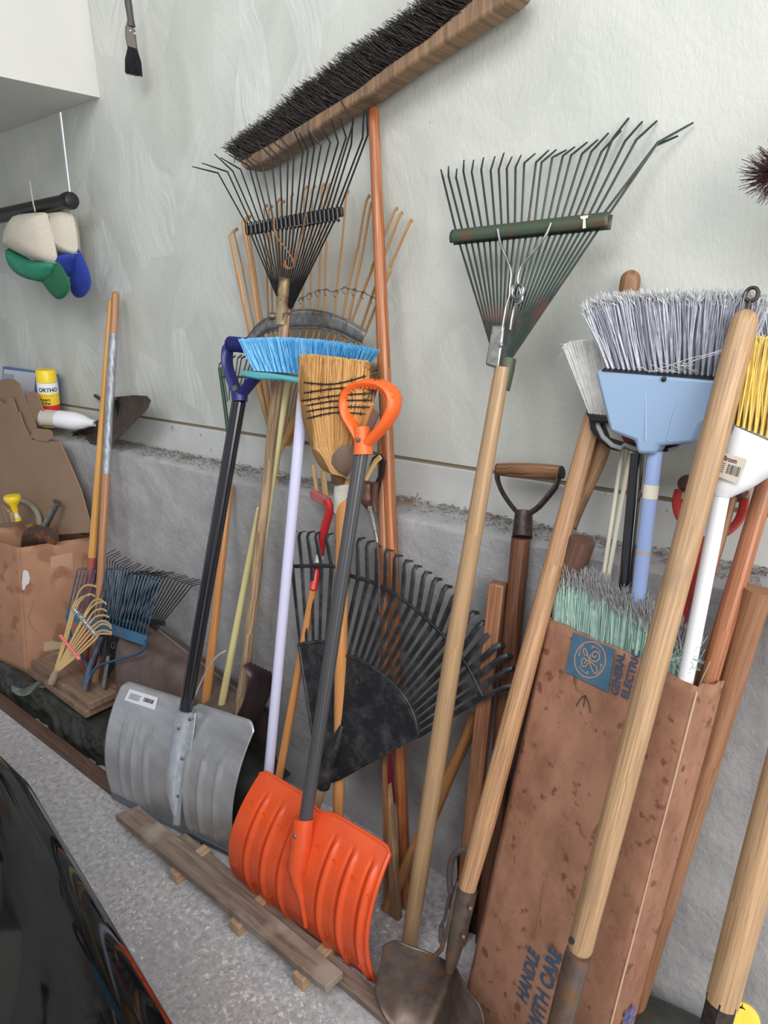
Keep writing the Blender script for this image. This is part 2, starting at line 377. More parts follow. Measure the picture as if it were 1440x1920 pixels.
# ================================================================== SETTING
def plaster():
    m = bpy.data.materials.new('painted plaster'); m.use_nodes = True; nt = m.node_tree; N = nt.nodes; L = nt.links; b = N['Principled BSDF']
    b.inputs['Roughness'].default_value = 0.55
    tc = N.new('ShaderNodeTexCoord')
    def nz(sc, det, dist, rough=0.5, mp=None):
        t = N.new('ShaderNodeTexNoise'); t.inputs['Scale'].default_value = sc; t.inputs['Detail'].default_value = det; t.inputs['Distortion'].default_value = dist; t.inputs['Roughness'].default_value = rough
        mm = N.new('ShaderNodeMapping'); mm.inputs['Scale'].default_value = mp or (1, 1, 1); L.new(tc.outputs['Object'], mm.inputs[0]); L.new(mm.outputs[0], t.inputs['Vector']); return t
    a = nz(3.2, 3, 0.8, 0.45, (1.2, 1, 0.8)); r = N.new('ShaderNodeValToRGB'); r.color_ramp.elements[0].position = 0.40; r.color_ramp.elements[1].position = 0.60
    r.color_ramp.elements[0].color = (0.475, 0.490, 0.445, 1); r.color_ramp.elements[1].color = (0.550, 0.562, 0.515, 1); L.new(a.outputs[0], r.inputs[0])
    # hand-sized brush strokes, each patch painted in its own direction
    wr = nz(2.2, 2, 0.3); sub = N.new('ShaderNodeVectorMath'); sub.operation = 'MULTIPLY_ADD'; L.new(wr.outputs['Color'], sub.inputs[0]); sub.inputs[1].default_value = (0.30, 0, 0.30); L.new(tc.outputs['Object'], sub.inputs[2])
    mp2 = N.new('ShaderNodeMapping'); mp2.inputs['Scale'].default_value = (1.25, 0.001, 0.72); L.new(sub.outputs[0], mp2.inputs[0])
    vo = N.new('ShaderNodeTexVoronoi'); vo.inputs['Scale'].default_value = 5.2; L.new(mp2.outputs[0], vo.inputs['Vector'])
    se = N.new('ShaderNodeSeparateColor'); L.new(vo.outputs['Color'], se.inputs[0])
    an = N.new('ShaderNodeMath'); an.operation = 'MULTIPLY_ADD'; L.new(se.outputs[0], an.inputs[0]); an.inputs[1].default_value = 1.7; an.inputs[2].default_value = -0.85
    ro = N.new('ShaderNodeVectorRotate'); ro.rotation_type = 'Y_AXIS'; L.new(sub.outputs[0], ro.inputs['Vector']); L.new(an.outputs[0], ro.inputs['Angle'])
    st = N.new('ShaderNodeMapping'); st.inputs['Scale'].default_value = (75, 1, 5); L.new(ro.outputs[0], st.inputs[0])
    sn = N.new('ShaderNodeTexNoise'); sn.inputs['Scale'].default_value = 1.0; sn.inputs['Detail'].default_value = 5; sn.inputs['Roughness'].default_value = 0.65; L.new(st.outputs[0], sn.inputs['Vector'])
    rc = N.new('ShaderNodeValToRGB'); rc.color_ramp.elements[0].position = 0.36; rc.color_ramp.elements[1].position = 0.66; L.new(sn.outputs[0], rc.inputs[0])
    pr = N.new('ShaderNodeValToRGB'); pr.color_ramp.elements[0].position = 0.35; pr.color_ramp.elements[1].position = 0.95; L.new(se.outputs[1], pr.inputs[0])
    mu = N.new('ShaderNodeMath'); mu.operation = 'MULTIPLY'; L.new(rc.outputs[0], mu.inputs[0]); L.new(pr.outputs[0], mu.inputs[1])
    # the thin second coat fades out towards the doorway end of the wall
    sx_ = N.new('ShaderNodeSeparateXYZ'); L.new(tc.outputs['Object'], sx_.inputs[0]); gr_ = N.new('ShaderNodeMapRange'); gr_.inputs['From Min'].default_value = -0.5; gr_.inputs['From Max'].default_value = -1.5; gr_.inputs['To Min'].default_value = 0.12; gr_.inputs['To Max'].default_value = 0.80; L.new(sx_.outputs[0], gr_.inputs[0])
    mu2 = N.new('ShaderNodeMath'); mu2.operation = 'MULTIPLY'; L.new(mu.outputs[0], mu2.inputs[0]); L.new(gr_.outputs[0], mu2.inputs[1])
    mx = N.new('ShaderNodeMixRGB'); mx.inputs[2].default_value = (0.69, 0.705, 0.675, 1); L.new(mu2.outputs[0], mx.inputs[0]); L.new(r.outputs[0], mx.inputs[1])
    sp = nz(55, 3, 0); rs = N.new('ShaderNodeValToRGB'); rs.color_ramp.elements[0].position = 0.24; rs.color_ramp.elements[1].position = 0.29; L.new(sp.outputs[0], rs.inputs[0])
    m2 = N.new('ShaderNodeMixRGB'); m2.inputs[1].default_value = (0.36, 0.35, 0.31, 1); L.new(rs.outputs[0], m2.inputs[0]); L.new(mx.outputs[0], m2.inputs[2])
    L.new(m2.outputs[0], b.inputs['Base Color'])
    h = nz(70, 6, 0.4, 0.65, (1.6, 1, 0.8)); hh = nz(7, 4, 1.5)
    ad = N.new('ShaderNodeMath'); ad.operation = 'MULTIPLY_ADD'; L.new(hh.outputs[0], ad.inputs[0]); ad.inputs[1].default_value = 1.6; L.new(h.outputs[0], ad.inputs[2])
    bp = N.new('ShaderNodeBump'); bp.inputs['Strength'].default_value = 0.32; bp.inputs['Distance'].default_value = 0.004; L.new(ad.outputs[0], bp.inputs['Height']); L.new(bp.outputs[0], b.inputs['Normal'])
    return m
PLASTER = plaster()
CONC = mat('rough concrete', (0.34,0.335,0.345), 0.85, col2=(0.47,0.465,0.465), scale=(9,9,9), detail=12, nrough=0.7, lo=0.32, hi=0.68, bump=1.0, bdist=0.012, col3=(0.24,0.23,0.23), scale3=9, lo3=0.66, hi3=0.80)
FLOOR = mat('concrete floor', (0.42,0.40,0.415), 0.9, col2=(0.86,0.835,0.845), scale=(60,60,60), detail=10, nrough=0.75, lo=0.36, hi=0.62, bump=1.0, bdist=0.008, col3=(0.62,0.60,0.61), scale3=3.5, lo3=0.45, hi3=1.0)
DUST = mat('ledge dust', (0.26,0.235,0.20), 0.95, col2=(0.13,0.105,0.085), scale=(60,60,60), detail=8, bump=1.0, bdist=0.01)
BASEW = mat('painted base board', (0.52,0.53,0.51), 0.5, col2=(0.58,0.585,0.57), scale=(14,14,14), bump=0.1, col3=(0.33,0.28,0.22), scale3=30, lo3=0.68, hi3=0.72)
ZL = 0.936; FD = 0.115
struct('wall_back', MB().box((-1.5, 0.06, 2.12), (4.5, 0, 0), (0, 0.06, 0), (0, 0, 1.075)), PLASTER)
struct('baseboard_back', MB().box((-1.5, 0.057, (ZL-0.01+1.036)/2), (4.5, 0, 0), (0, 0.063, 0), (0, 0, (1.036-ZL+0.01)/2)), BASEW, bevel=0.002)
struct('trim_1', MB().box((-1.5, 0.0615, 1.0405), (4.5, 0, 0), (0, 0.0585, 0), (0, 0, 0.0045)), mat('brown gap caulk', (0.20,0.155,0.10), 0.8))
# foundation: rough poured concrete with a ledge
def found(u, v):
    x = -6.0+8.5*u; s = v*1.30
    nn = noise.noise(V((x*3, s*3, 0)))*0.008 + noise.noise(V((x*11, s*11, 4)))*0.0035
    if s < 1.04:                                # face
        z = ZL*min(s/1.04, 1); return (x, -FD+nn*0.9-max(0, (0.12-z))*0.18, z)
    if s < 1.08: t = (s-1.04)/0.04; return (x, -FD+0.012*t**2+nn*0.6, ZL-0.004+0.004*t)
    t = (s-1.08)/0.22; return (x, -FD+0.012+t*(FD+0.0), ZL+0.002+nn*0.5+0.004*t)
struct('wall_foundation', MB().grid(found, 520, 62), [CONC], angle=60)
fl = MB(); fl.grid(lambda u, v: (-6+8.5*u, -4.2+4.25*v, 0.0), 4, 4); struct('floor', fl, FLOOR)
struct('ceiling', MB().box((-2.133-1.9, -1.5, 2.61), (1.9, 0, 0), (0, 1.5, 0), (0, 0, 0.6)), mat('painted soffit', (0.60,0.60,0.555), 0.6, col2=(0.64,0.635,0.60), scale=(2,2,2), bump=0.15))
dm = MB()
for i in range(2600):                            # dust, straw and leaf bits lying on the ledge
    x = rnd.uniform(-2.5, 0.05); y = -abs(rnd.gauss(0, 0.045)); 
    if y < -0.1: continue
    p = V((x, y-0.004, ZL+0.004+rnd.uniform(0, 0.006))); a = rnd.uniform(0, 6.28); l = rnd.uniform(0.004, 0.022)
    dm.strand(p, p+V((math.cos(a)*l, math.sin(a)*l*0.5, rnd.uniform(-0.002, 0.006))), rnd.uniform(0.0004, 0.0012), V((0,0,0.002)))
o = obj('ledge_debris', dm, DUST); tag(o, 'dry dust and straw litter along the concrete ledge', 'debris'); o['kind'] = 'stuff'
fc = MB()
for i in range(5200):                            # grit and flaked concrete crumbs on the floor
    p = G(rnd.uniform(0, 760), rnd.uniform(1400, 1925)); s = abs(rnd.gauss(0, 0.0030))+0.0010
    if -p.y > 1.1 or -p.y < 0.2 or (noise.noise(V((p.x*4, p.y*4, 0))) < rnd.uniform(-0.5, 0.25)): continue
    if -0.57 < p.y < -0.44 and -1.75 < p.x < -0.7: continue
    a = rnd.uniform(0, 3.1); c, e = math.cos(a)*s*1.6, math.sin(a)*s*1.6
    b0 = len(fc.v); fc.v += [p+V((c, e, 0)), p+V((-e, c, 0)), p+V((-c, -e, 0)), p+V((s*.3, 0, min(s*0.6, 0.0016)))]
    fc.face((b0, b0+1, b0+3)); fc.face((b0+1, b0+2, b0+3)); fc.face((b0+2, b0, b0+3))
o = obj('floor_grit', fc, mat('concrete crumbs', (0.40,0.38,0.38), 0.95, col2=(0.88,0.86,0.86), scale=(90,90,90))); tag(o, 'loose crumbs of flaked concrete scattered over the floor', 'grit'); o['kind'] = 'stuff'

# ================================================================== SNOW SHOVELS
def shovel_plane(shaft_top, dtop, bot_px):
    b = G(*bot_px); t = P(*shaft_top, dtop); return Pl(t, b), t, b
# ---- silver one
pl, t, b = shovel_plane((448, 753), 0.155, (333, 1560))
th = thing('snow_shovel', 'silver metal snow shovel with black shaft and navy blue D-grip', 'snow shovel', b)
BL, BR = G(225, 1507), G(446, 1617); TL, TR = pl.hit(233, 1274), pl.hit(484, 1354)
u = (BR-BL).normalized(); BL = b-u*0.262+V((0,0,0.012)); BR = b+u*0.222+V((0,0,0.012)); 
ribs = [0.16, 0.27, 0.38, 0.68, 0.80, 0.92]; ribs = [0.15, 0.25, 0.35, 0.66, 0.77, 0.88]
def blade(BL, BR, TL, TR, n, bulge, ribs, ra, rw, top, b0, b1, lip=0):
    def fn(a, bb):
        bb = bb*top(a); p = lerp(lerp(BL, BR, a), lerp(TL, TR, a), bb)
        off = bulge*(1-(2*bb-1)**2)
        for r in ribs:
            wv = max(0, min(1, (bb-b0)/0.08))*max(0, min(1, (b1(r)-bb)/0.14)); off -= ra*wv*math.exp(-((a-r)/rw)**2)
        return p + n*off
    return fn
def stop(a):
    e = min(a, 1-a)/0.06; k = 1 - (0.055*(1-min(1, e))**2)
    if 0.5 < a < 0.60: k -= 0.035*math.sin((a-0.5)/0.10*math.pi)**0.6
    return k
fnS = blade(BL, BR, TL, TR, pl.n, 0.045, ribs, -0.0085, 0.013, stop, 0.03, lambda r: 0.80)
obj('blade', MB().grid(fnS, 96, 40), C_silver, th, solid=0.002, angle=60)
ws = MB()
for k in range(2): ws.tube([fnS(i/20, 0.012+0.022*k)+pl.n*0.003 for i in range(21)], 0.005, 8)
obj('wear_strip', ws, mat('dark zinc', (0.22,0.25,0.28), 0.35, 0.8), th)
s0, s1 = q('X2', (402, 216), (362, 725))
A = pl.hit(*s0, 0.038); 
ap = [pl.hit(*x, o) for x, o in zip(q('X2', (402,216),(385,300),(368,400),(350,500),(345,590),(352,660),(362,722)), (0.036,0.036,0.042,0.048,0.05,0.047,0.044))]
obj('socket', MB().tube(ap, [0.0235,0.0235,0.023,0.021,0.017,0.011,0.003], 16, flat=0.9), K_zinc, th)
fg = MB(); fp = pl.hits(q('X2', (405,222),(450,232),(440,330),(410,480),(385,600),(375,738),(350,735),(350,500)), 0.035)
fp = [pl.hit(*x, o) for x, o in zip(q('X2', (398,222),(450,232),(440,330),(412,480),(388,600),(378,738),(352,735),(350,500)), (0.032,0.032,0.036,0.045,0.048,0.045,0.045,0.047))]
obj('socket_flange', fg.prism(fp, pl.n*0.003), K_zinc, th)
rv = q('X2', (424,262),(391,438),(371,606),(361,738),(375,302))
for i, (x, y) in enumerate(rv):
    c = pl.hit(x, y, 0.040+0.008*min(i, 2)); obj('rivet', MB().lathe(c, pl.n, [(0,0.0045),(0.004,0.004),(0.005,0.001)], 10), K_rust if i in (0,) else K_steel, th)
top = pl.hit(448, 753, 0.03); bot = pl.hit(s0[0]-2, s0[1]+18, 0.036)
obj('shaft', MB().tube([bot, top], pxr(lerp(bot, top, 0.5), 25.5), 32, flute=1), K_blackm, th)
gp = q('Z5', (238,800),(236,740)); sk = [pl.hit(*x, 0.03) for x in gp]
g = MB().tube([sk[0], sk[1]], [0.0195, 0.021], 20)
for path in (q('Z5', (225,750),(190,660),(160,570),(158,480),(178,432)), q('Z5', (255,745),(300,690),(345,630),(352,560),(330,490),(300,440))):
    g.tube(smooth([pl.hit(*x, 0.03) for x in path]), 0.0105, 12, flat=1.7, up=pl.n, round_end=(0,1))
g.tube([pl.hit(*x, 0.03) for x in q('Z5', (172,432),(310,438))], 0.0155, 16, round_end=(1,1))
obj('grip', g, C_navy, th)
gr = MB()
for i in range(7):
    c = lerp(pl.hit(*q('Z5', (180,428))[0], 0.03), pl.hit(*q('Z5', (300,440))[0], 0.03), i/6); ax = pl.u
    gr.lathe(c-ax*0.0022, ax, [(0,0.016),(0.0012,0.0195),(0.0032,0.0195),(0.0044,0.016)], 18)
obj('grip_ribs', gr, C_navy, th)
c = pl.hit(*q('Z5', (209,712))[0], 0.052); obj('grip_bolt', MB().lathe(c, pl.n, [(-0.004,0.008),(0.002,0.0075),(0.003,0.003)], 14), K_steel, th)
# barcode sticker on the blade
st = q('X1', (672,195),(818,240),(800,303),(645,252)); ms = MB()
def fS_at(px, py):                       # nearest point of the blade under a pixel
    best = None
    for i in range(0, 61):
        for j in range(0, 41):
            p = fnS(i/60, j/40); d_ = p-CAM; z = d_.dot(fwd); x = 720+FPX*d_.dot(right)/z; y = 960+FPX*d_.dot(down)/z
            e = (x-px)**2+(y-py)**2
            if best is None or e < best[0]: best = (e, p)
    pp = best[1]; r = ray(px, py); tt = (pp-CAM).dot(pl.n)/r.dot(pl.n); return CAM+r*tt+pl.n*0.003
sc = [fS_at(*x) for x in st]
obj('sticker', MB().prism(sc, pl.n*0.0006), K_paper, th)
bc = MB(); ou = (sc[1]-sc[0]); ov = (sc[3]-sc[0])
for i in range(16):
    wv = rnd.choice([0.006, 0.011]); p = sc[0]+ou*(0.60+0.021*i)+ov*0.28+pl.n*0.0012; bc.prism([p, p+ou*wv, p+ou*wv+ov*0.34, p+ov*0.34], pl.n*0.0002)
for i in range(6):
    p = sc[0]+ou*(0.10+0.0*i)+ov*(0.30+0.085*i)+pl.n*0.0012; bc.prism([p, p+ou*(0.40-0.03*(i%3)), p+ou*(0.40-0.03*(i%3))+ov*0.03, p+ov*0.03], pl.n*0.0002)
obj('sticker_print', bc, K_print, th)

# ---- orange one
pl, t, b = shovel_plane((677.5, 850), 0.235, (592, 1765))
th = thing('snow_shovel', 'bright orange plastic snow shovel with grey fluted shaft and orange teardrop grip', 'snow shovel', b)
BL, BR = G(450, 1658), G(716, 1858); TL, TR = pl.hit(494, 1441), pl.hit(737, 1590)
u = (BR-BL).normalized(); BL, BR = BL+V((0,0,0.01)), BR+V((0,0,0.01))
ribsO = [0.12, 0.25, 0.38, 0.66, 0.79, 0.92]
def otop(a): e = min(a, 1-a)/0.05; return 1-(0.03*(1-min(1, e))**2)-(0.03*math.exp(-((a-0.5)/0.07)**2))
fnO = blade(BL, BR, TL, TR, pl.n, 0.065, [], 0.0, 0.011, otop, 0.0, lambda r: 0.90)
fnO0 = fnO
def fnO(a, bb):
    p_ = fnO0(a, bb); o_ = 0.0
    for r in ribsO:
        wv = max(0, min(1, (bb-0.0)/0.05))*max(0, min(1, (0.90-bb)/0.07)); o_ += wv*(-0.011*math.exp(-((a-r)/0.010)**2) + 0.0065*math.exp(-((a-r-0.028)/0.014)**2))
    return p_ + pl.n*o_
ob = MB().grid(fnO, 300, 44)
obj('blade', ob, C_orange, th, solid=0.004, angle=50)
rim = MB(); rim.tube([fnO(1.0, i/20)-u*0.002 for i in range(21)], 0.005, 8); rim.tube([fnO(i/30, 0.995)+pl.n*0.001 for i in range(31)], 0.004, 8)
obj('blade_rim', rim, C_orange, th)
kn = MB()
for a, bb in ((0.07,0.80),(0.185,0.78),(0.31,0.77),(0.60,0.80),(0.72,0.78),(0.86,0.76),(0.97,0.72),(0.06,0.30),(0.19,0.25),(0.32,0.22),(0.72,0.25),(0.86,0.2),(0.955,0.22),(0.60,0.42)):
    c = fnO(a, bb); ring = [c+pl.n*0.0035+(pl.u*math.cos(k*0.5236)+pl.v*math.sin(k*0.5236))*0.0058 for k in range(13)]
    kn = MB(); kn.tube(ring, 0.0009, 6); obj('moulding_mark', kn, C_orange, th)
offs = 0.062
sp = [pl.hit(*x, o) for x, o in zip(q('X2', (932,705),(925,800),(905,930),(905,985),(925,1060),(945,1200)), (0.052,0.06,0.07,0.068,0.066,0.05))]
obj('socket', MB().tube(sp[:4], [0.0235,0.0235,0.023,0.012], 18, round_end=(0,1)).tube(sp[2:], [0.020,0.014,0.009,0.0045], 12, round_end=(0,1)), C_orange, th)
for x in q('X2', (895,787)): obj('socket_screw', MB().lathe(pl.hit(*x, 0.083), pl.n, [(0,0.005),(0.003,0.004),(0.004,0.001)], 10), K_steel, th)
top = pl.hit(679, 838, 0.03); bot = pl.hit(572, 1542, 0.052)
obj('shaft', MB().tube([bot, top], pxr(lerp(bot, top, 0.5), 26.5), 36, flute=1), K_char, th)
for k in range(0): pass
dg = MB()
loop = q('Z5', (1018,1060),(975,975),(930,890),(922,800),(955,730),(1020,695),(1090,686),(1165,700),(1220,750),(1228,830),(1190,920),(1125,1000),(1065,1065))
LP = smooth([pl.hit(*x, 0.03) for x in loop]); dg.tube(LP, [0.0085+0.004*math.sin(math.pi*i/(len(LP)-1)) for i in range(len(LP))], 12, flat=1.8, up=pl.n)
dg.tube([pl.hit(*x, 0.03) for x in q('Z5', (1032,1140),(1030,1060),(1022,965))], [0.020,0.0185,0.0165], 18)
obj('grip', dg, C_orgrip, th)
gr = MB()
for i in range(13):
    s_ = 0.31+0.38*i/12; c = along(LP, s_); c2 = along(LP, s_+0.01); tv = (c2-c).normalized(); cr = tv.cross(pl.n).normalized()
    gr.box(c, tv*0.0018, cr*0.0104, pl.n*0.0175)
obj('grip_ribs', gr, C_orgrip, th, bevel=0.001)
obj('grip_screw', MB().lathe(pl.hit(*q('Z5', (997,1045))[0], 0.051), pl.n, [(-0.003,0.005),(0.002,0.0045),(0.003,0.001)], 12), K_steel, th)

# ================================================================== FLOOR BOARD, CURB
fb = thing('wooden_board', 'long grey weathered board lying on blocks in front of the two snow shovels', 'board', G(430, 1690))
z = 0.055; p = q('X2', (85,690),(193,647),(1112,1395),(1032,1466)); c4 = [G(*x, z) for x in p]
obj('plank', MB().prism(c4, V((0,0,-0.020))), W_board, fb, bevel=0.002)
d_ = (c4[3]-c4[0]).normalized(); e_ = V((d_.y, -d_.x, 0)) if d_.x > 0 else V((-d_.y, d_.x, 0))
for x, y in q('X2', (365,985),(640,1215),(925,1455)):
    c = G(x, y, 0.0)+V((0, 0.045, 0.0165)); obj('block', MB().box(c, d_*0.016, V((-d_.y, d_.x, 0))*0.055, V((0,0,0.0165))), wood('split pine', (0.52,0.35,0.21),(0.36,0.23,0.14),0.8,90), fb, bevel=0.002)
fb2 = MB().plank(G(*q('X2', (380,800))[0], 0.02)+V((0,0.0,0)), G(*q('X2', (1330,1600))[0], 0.02), V((0, 0.018, 0)), V((0,0,0.009)))
o = obj('wooden_batten', fb2, W_board, bevel=0.001); tag(o, 'narrow old wooden slat half hidden under the bottom edges of the snow shovels', 'slat')
cu = MB().plank(V((-3.4, -0.49, 0.02)), G(222, 1502)+V((0,0.012,0.02)), V((0,0.014,0)), V((0,0,0.02)))
o = obj('wooden_curb', cu, wood('red brown timber', (0.16,0.085,0.055),(0.09,0.05,0.035),0.7,60), bevel=0.002); tag(o, 'low dark brown timber strip on the floor in front of the tarp', 'timber strip')


# ================================================================== CARTON
TLc = P(1030, 1158, 0.20); TRc = G(1309, 1287, TLc.z); BLc = G(866, 1900)
uc = (TRc-TLc).normalized(); Wc = (TRc-TLc).length; vup = (TLc-BLc).normalized(); Lc = (TLc-BLc).length
nc = uc.cross(vup).normalized(); nc = nc if nc.y < 0 else -nc
DC = 0.078
def cpt(a, l, o=0.0): return BLc+uc*a+vup*l+nc*o
pc = Pl(TLc, BLc); pc.n = nc; pc.u = uc; pc.v = vup
th = thing('cardboard_carton', 'tall stained brown cardboard carton with blue printed square, holding brooms and handles', 'carton', BLc)
def panel(name, c0, c1, mt=K_cardge, wob=0.003, seed=0):      # c0->c1 along the foot, ragged top, real board thickness
    mb = MB(); n_ = 28; dv = (c1-c0)
    nn = dv.normalized().cross(vup).normalized()
    def fn(a, b):
        top = Lc + (noise.noise(V((a*9+seed, 0.3, 0)))*wob*1.6 + noise.noise(V((a*40+seed, 1, 0)))*wob*0.5)*1
        bow = noise.noise(V((a*2+seed, b*3, 2)))*0.003*(4*a*(1-a))
        return c0+dv*a+vup*(top*b)+nn*bow
    mb.grid(fn, n_, 40, uvs=(dv.length, Lc)); return obj(name, mb, mt, th, solid=0.0035, angle=60)
c00, c10 = cpt(0, 0), cpt(Wc, 0); c01, c11 = cpt(0, 0, -DC), cpt(Wc, 0, -DC)
panel('front_panel', c00, c10, seed=1); panel('right_side_panel', c10, c11, seed=4); panel('left_side_panel', c01, c00, seed=8); panel('back_panel', c11, c01, seed=12)
PRN = mat('printed blue', (0.045,0.12,0.19), 0.75, col2=(0.07,0.155,0.235), scale=(30,30,30), detail=7)
fr = q('Y5', (190,1150),(458,1262),(412,1535),(137,1405))
obj('printed_square', MB().prism([pc.hit(*x, 0.0045) for x in fr], nc*0.0003), PRN, th)
ZM['G1'] = (1040, 1160, 7.2)
gl = MB(); GP = lambda pts: [pc.hit(*x, 0.0054) for x in q('G1', *pts)]
ring = [(478+208*math.cos(a)*1.0-18*math.sin(a), 555+243*math.sin(a)+14*math.cos(a)) for a in [k*math.pi/20 for k in range(41)]]
gl.tube(GP(ring), 0.0013, 6, flat=0.3, up=nc)
for s_, rr in (([(455,590),(420,640),(375,640),(362,590),(375,545),(415,540),(420,580),(395,605)],0.0012), ([(385,440),(390,410),(415,410),(440,470),(465,560),(480,620),(510,700),(545,740),(572,710),(560,650),(520,610),(470,580),(430,560)],0.0012),
    ([(490,480),(475,520),(495,560),(550,580),(600,545),(600,480),(560,445),(515,460),(512,505),(545,520),(560,495)],0.0013), ([(385,440),(400,480),(440,500)],0.001), ([(320,480),(330,500),(340,480),(325,462)],0.001), ([(495,400),(510,395),(520,380),(500,372)],0.001),
    ([(615,615),(625,640),(640,625),(622,610)],0.001), ([(425,720),(440,745),(455,725),(435,712)],0.001), ([(330,470),(345,400),(395,360)],0.0008), ([(520,375),(580,400),(625,470)],0.0008), ([(630,640),(610,710),(570,750)],0.0008), ([(425,738),(370,700),(330,640)],0.0008)):
    gl.tube(smooth(GP(s_), 4), rr, 6, flat=0.3, up=nc)
obj('round_monogram', gl, mat('bare kraft line', (0.44,0.25,0.16), 0.8), th)
tx = MB()
def ctext(s, z, base_px, end_px, cap_px, bold=0.03, shear=0.0, sp=1.0):      # lettering between two pixels of its baseline, cap height towards cap_px
    o = pc.hit(*q(z, base_px)[0], 0.0045); e = pc.hit(*q(z, end_px)[0], 0.0045); c = pc.hit(*q(z, cap_px)[0], 0.0045)
    uu = (e-o); L_ = uu.length; uu = uu.normalized(); vv = (c-o); vv = vv-uu*vv.dot(uu)*0.0 ; h = (vv-uu*vv.dot(uu)).length; sh = vv.dot(uu)/max(h,1e-6)
    vv = (vv-uu*vv.dot(uu)).normalized()
    t0 = MB(); text_mesh(t0, s, V((0,0,0)), V((1,0,0)), V((0,1,0)), 0.7, V((0,0,1)), 0, 1.0, bold, 0, 0, 'LEFT', sp)
    wid = max(v_.x for v_ in t0.v); b0 = len(tx.v)
    for v_ in t0.v: tx.v.append(o + uu*(v_.x/wid*L_ + v_.y/0.7*h*sh) + vv*(v_.y/0.7*h) + nc*0.0008)
    for f_ in t0.f: tx.face([b0+i for i in f_])
ctext('GENERAL', 'G1', (852,1035), (955,470), (752,1000)); ctext('ELECTRIC', 'G1', (985,1095), (1160,440), (890,1050))
obj('brand_lettering', tx, K_ink, th); tx = MB()
ZM['G2'] = (940, 1720, 4.8)
ctext('HANDLE', 'G2', (225,790), (345,345), (135,690)); ctext('WITH CARE', 'G2', (340,1060), (545,330), (235,960))
obj('handling_lettering', tx, K_ink, th)
am = MB()
for s_ in ([(290,1180),(340,1090),(415,1035)], [(415,1035),(385,1190)], [(415,1035),(450,1120),(485,1270)]): am.tube(smooth(GP(s_), 3), 0.0009, 5, flat=0.3, up=nc)
obj('pen_arrow', am, K_print, th)
# blue lettering on the right side board
ps = Pl(TRc, c10); ps.v = vup; ps.u = -nc; ps.n = uc
tx = MB()
o = ps.hit(*q('G2', (1165,960))[0], 0.004)
t0 = MB(); text_mesh(t0, 'GLASS', o-vup*0.075, vup, nc*1.0, 0.030, uc, 0.0008, 0.95, 0.03)
sgn = 1
for v_ in t0.v: tx.v.append(v_)
for f_ in t0.f: tx.face(f_)
obj('side_lettering', tx, mat('bright blue ink', (0.06,0.12,0.40), 0.7), th)
cr = MB(); cr.tube([pc.hit(*x, 0.0042) for x in q('X4', (395,1000),(375,1130),(343,1275))], 0.0007, 5); cr.tube([pc.hit(*x, 0.0042) for x in q('X4', (755,780),(735,860),(722,960),(740,985))], 0.0008, 5)
obj('torn_crease', cr, K_cardin, th)
cr = MB(); cr.tube([cpt(Wc+0.001, Lc*(0.02+0.97*i/30), 0.0015+0.0006*math.sin(i*7)) for i in range(31)], [0.0012+0.0006*abs(math.sin(i*3.3)) for i in range(31)], 6)
obj('worn_corner_edge', cr, mat('pale torn board', (0.55,0.36,0.24), 0.9), th)

# ================================================================== RIGHT GROUP
def pole(pa, da, pb, df, z=0.0): A = P(*pa, da); return A, foot(pa, pb, df, z)
def at_y(A, B, py):                                  # point of A-B seen at picture row py
    lo, hi = 0.0, 1.6
    ya = lambda t_: (lambda d_: 960+FPX*d_.dot(down)/d_.dot(fwd))(lerp(A, B, t_)-CAM)
    for _ in range(50):
        m_ = (lo+hi)/2
        if ya(m_) < py: lo = m_
        else: hi = m_
    return lerp(A, B, lo)
FR = [0.0, 0.02]
# ---- mint broom in the carton
th = thing('broom', 'broom with mint green bristles sticking up out of the stained carton, tips soiled grey', 'broom', cpt(Wc*0.5, 0.35, -0.04))
base = [cpt(0.012, Lc-0.10, -0.027), cpt(Wc*0.5, Lc-0.10, -0.027), cpt(Wc-0.02, Lc-0.10, -0.027)]
tp = [pc.hit(*x, -0.024) for x in q('Y5', (110,790),(150,745),(290,790),(400,850),(520,915),(640,965),(740,1040),(850,1100),(930,1180),(960,1250))]
mb = MB(); bristles(mb, base, tp, 3300, 0.013, nc, 0.00085, jit=0.010, tipjit=0.012, bend=0.003, m=(0,0,0,2), tipm=1, tipfrac=0.86)
for i in range(40):
    s_ = rnd.random(); a = along(base, s_); b = along(tp, s_)+V((rnd.uniform(-.05,.05), rnd.uniform(-.02,.02), rnd.uniform(-.03,.01))); mb.strand(a, b, 0.0007, V((rnd.uniform(-.01,.01),-0.01,0)), 0)
for i in range(26):
    a = pc.hit(*q('Y5', (780+rnd.uniform(0,90), 1330+rnd.uniform(-20,30)))[0], -0.01); b = pc.hit(*q('Y5', (rnd.uniform(860,1040), rnd.uniform(1240,1430)))[0], 0.0); mb.strand(a, b, 0.0007, V((0,0,0.004)), 0)
obj('bristles', mb, [B_mint, B_mtip, B_mint2], th)
mb = MB(); mb.prism([cpt(0.008, Lc-0.13, -0.042), cpt(Wc-0.015, Lc-0.13, -0.042), cpt(Wc-0.015, Lc-0.092, -0.042), cpt(0.008, Lc-0.092, -0.042)], nc*0.036); mb.prism([cpt(Wc*0.42, 0.35, -0.05), cpt(Wc*0.58, 0.35, -0.05), cpt(Wc*0.9, Lc-0.13, -0.05), cpt(Wc*0.1, Lc-0.13, -0.05)], nc*0.03)
obj('broom_head', mb, C_teal, th, bevel=0.003)

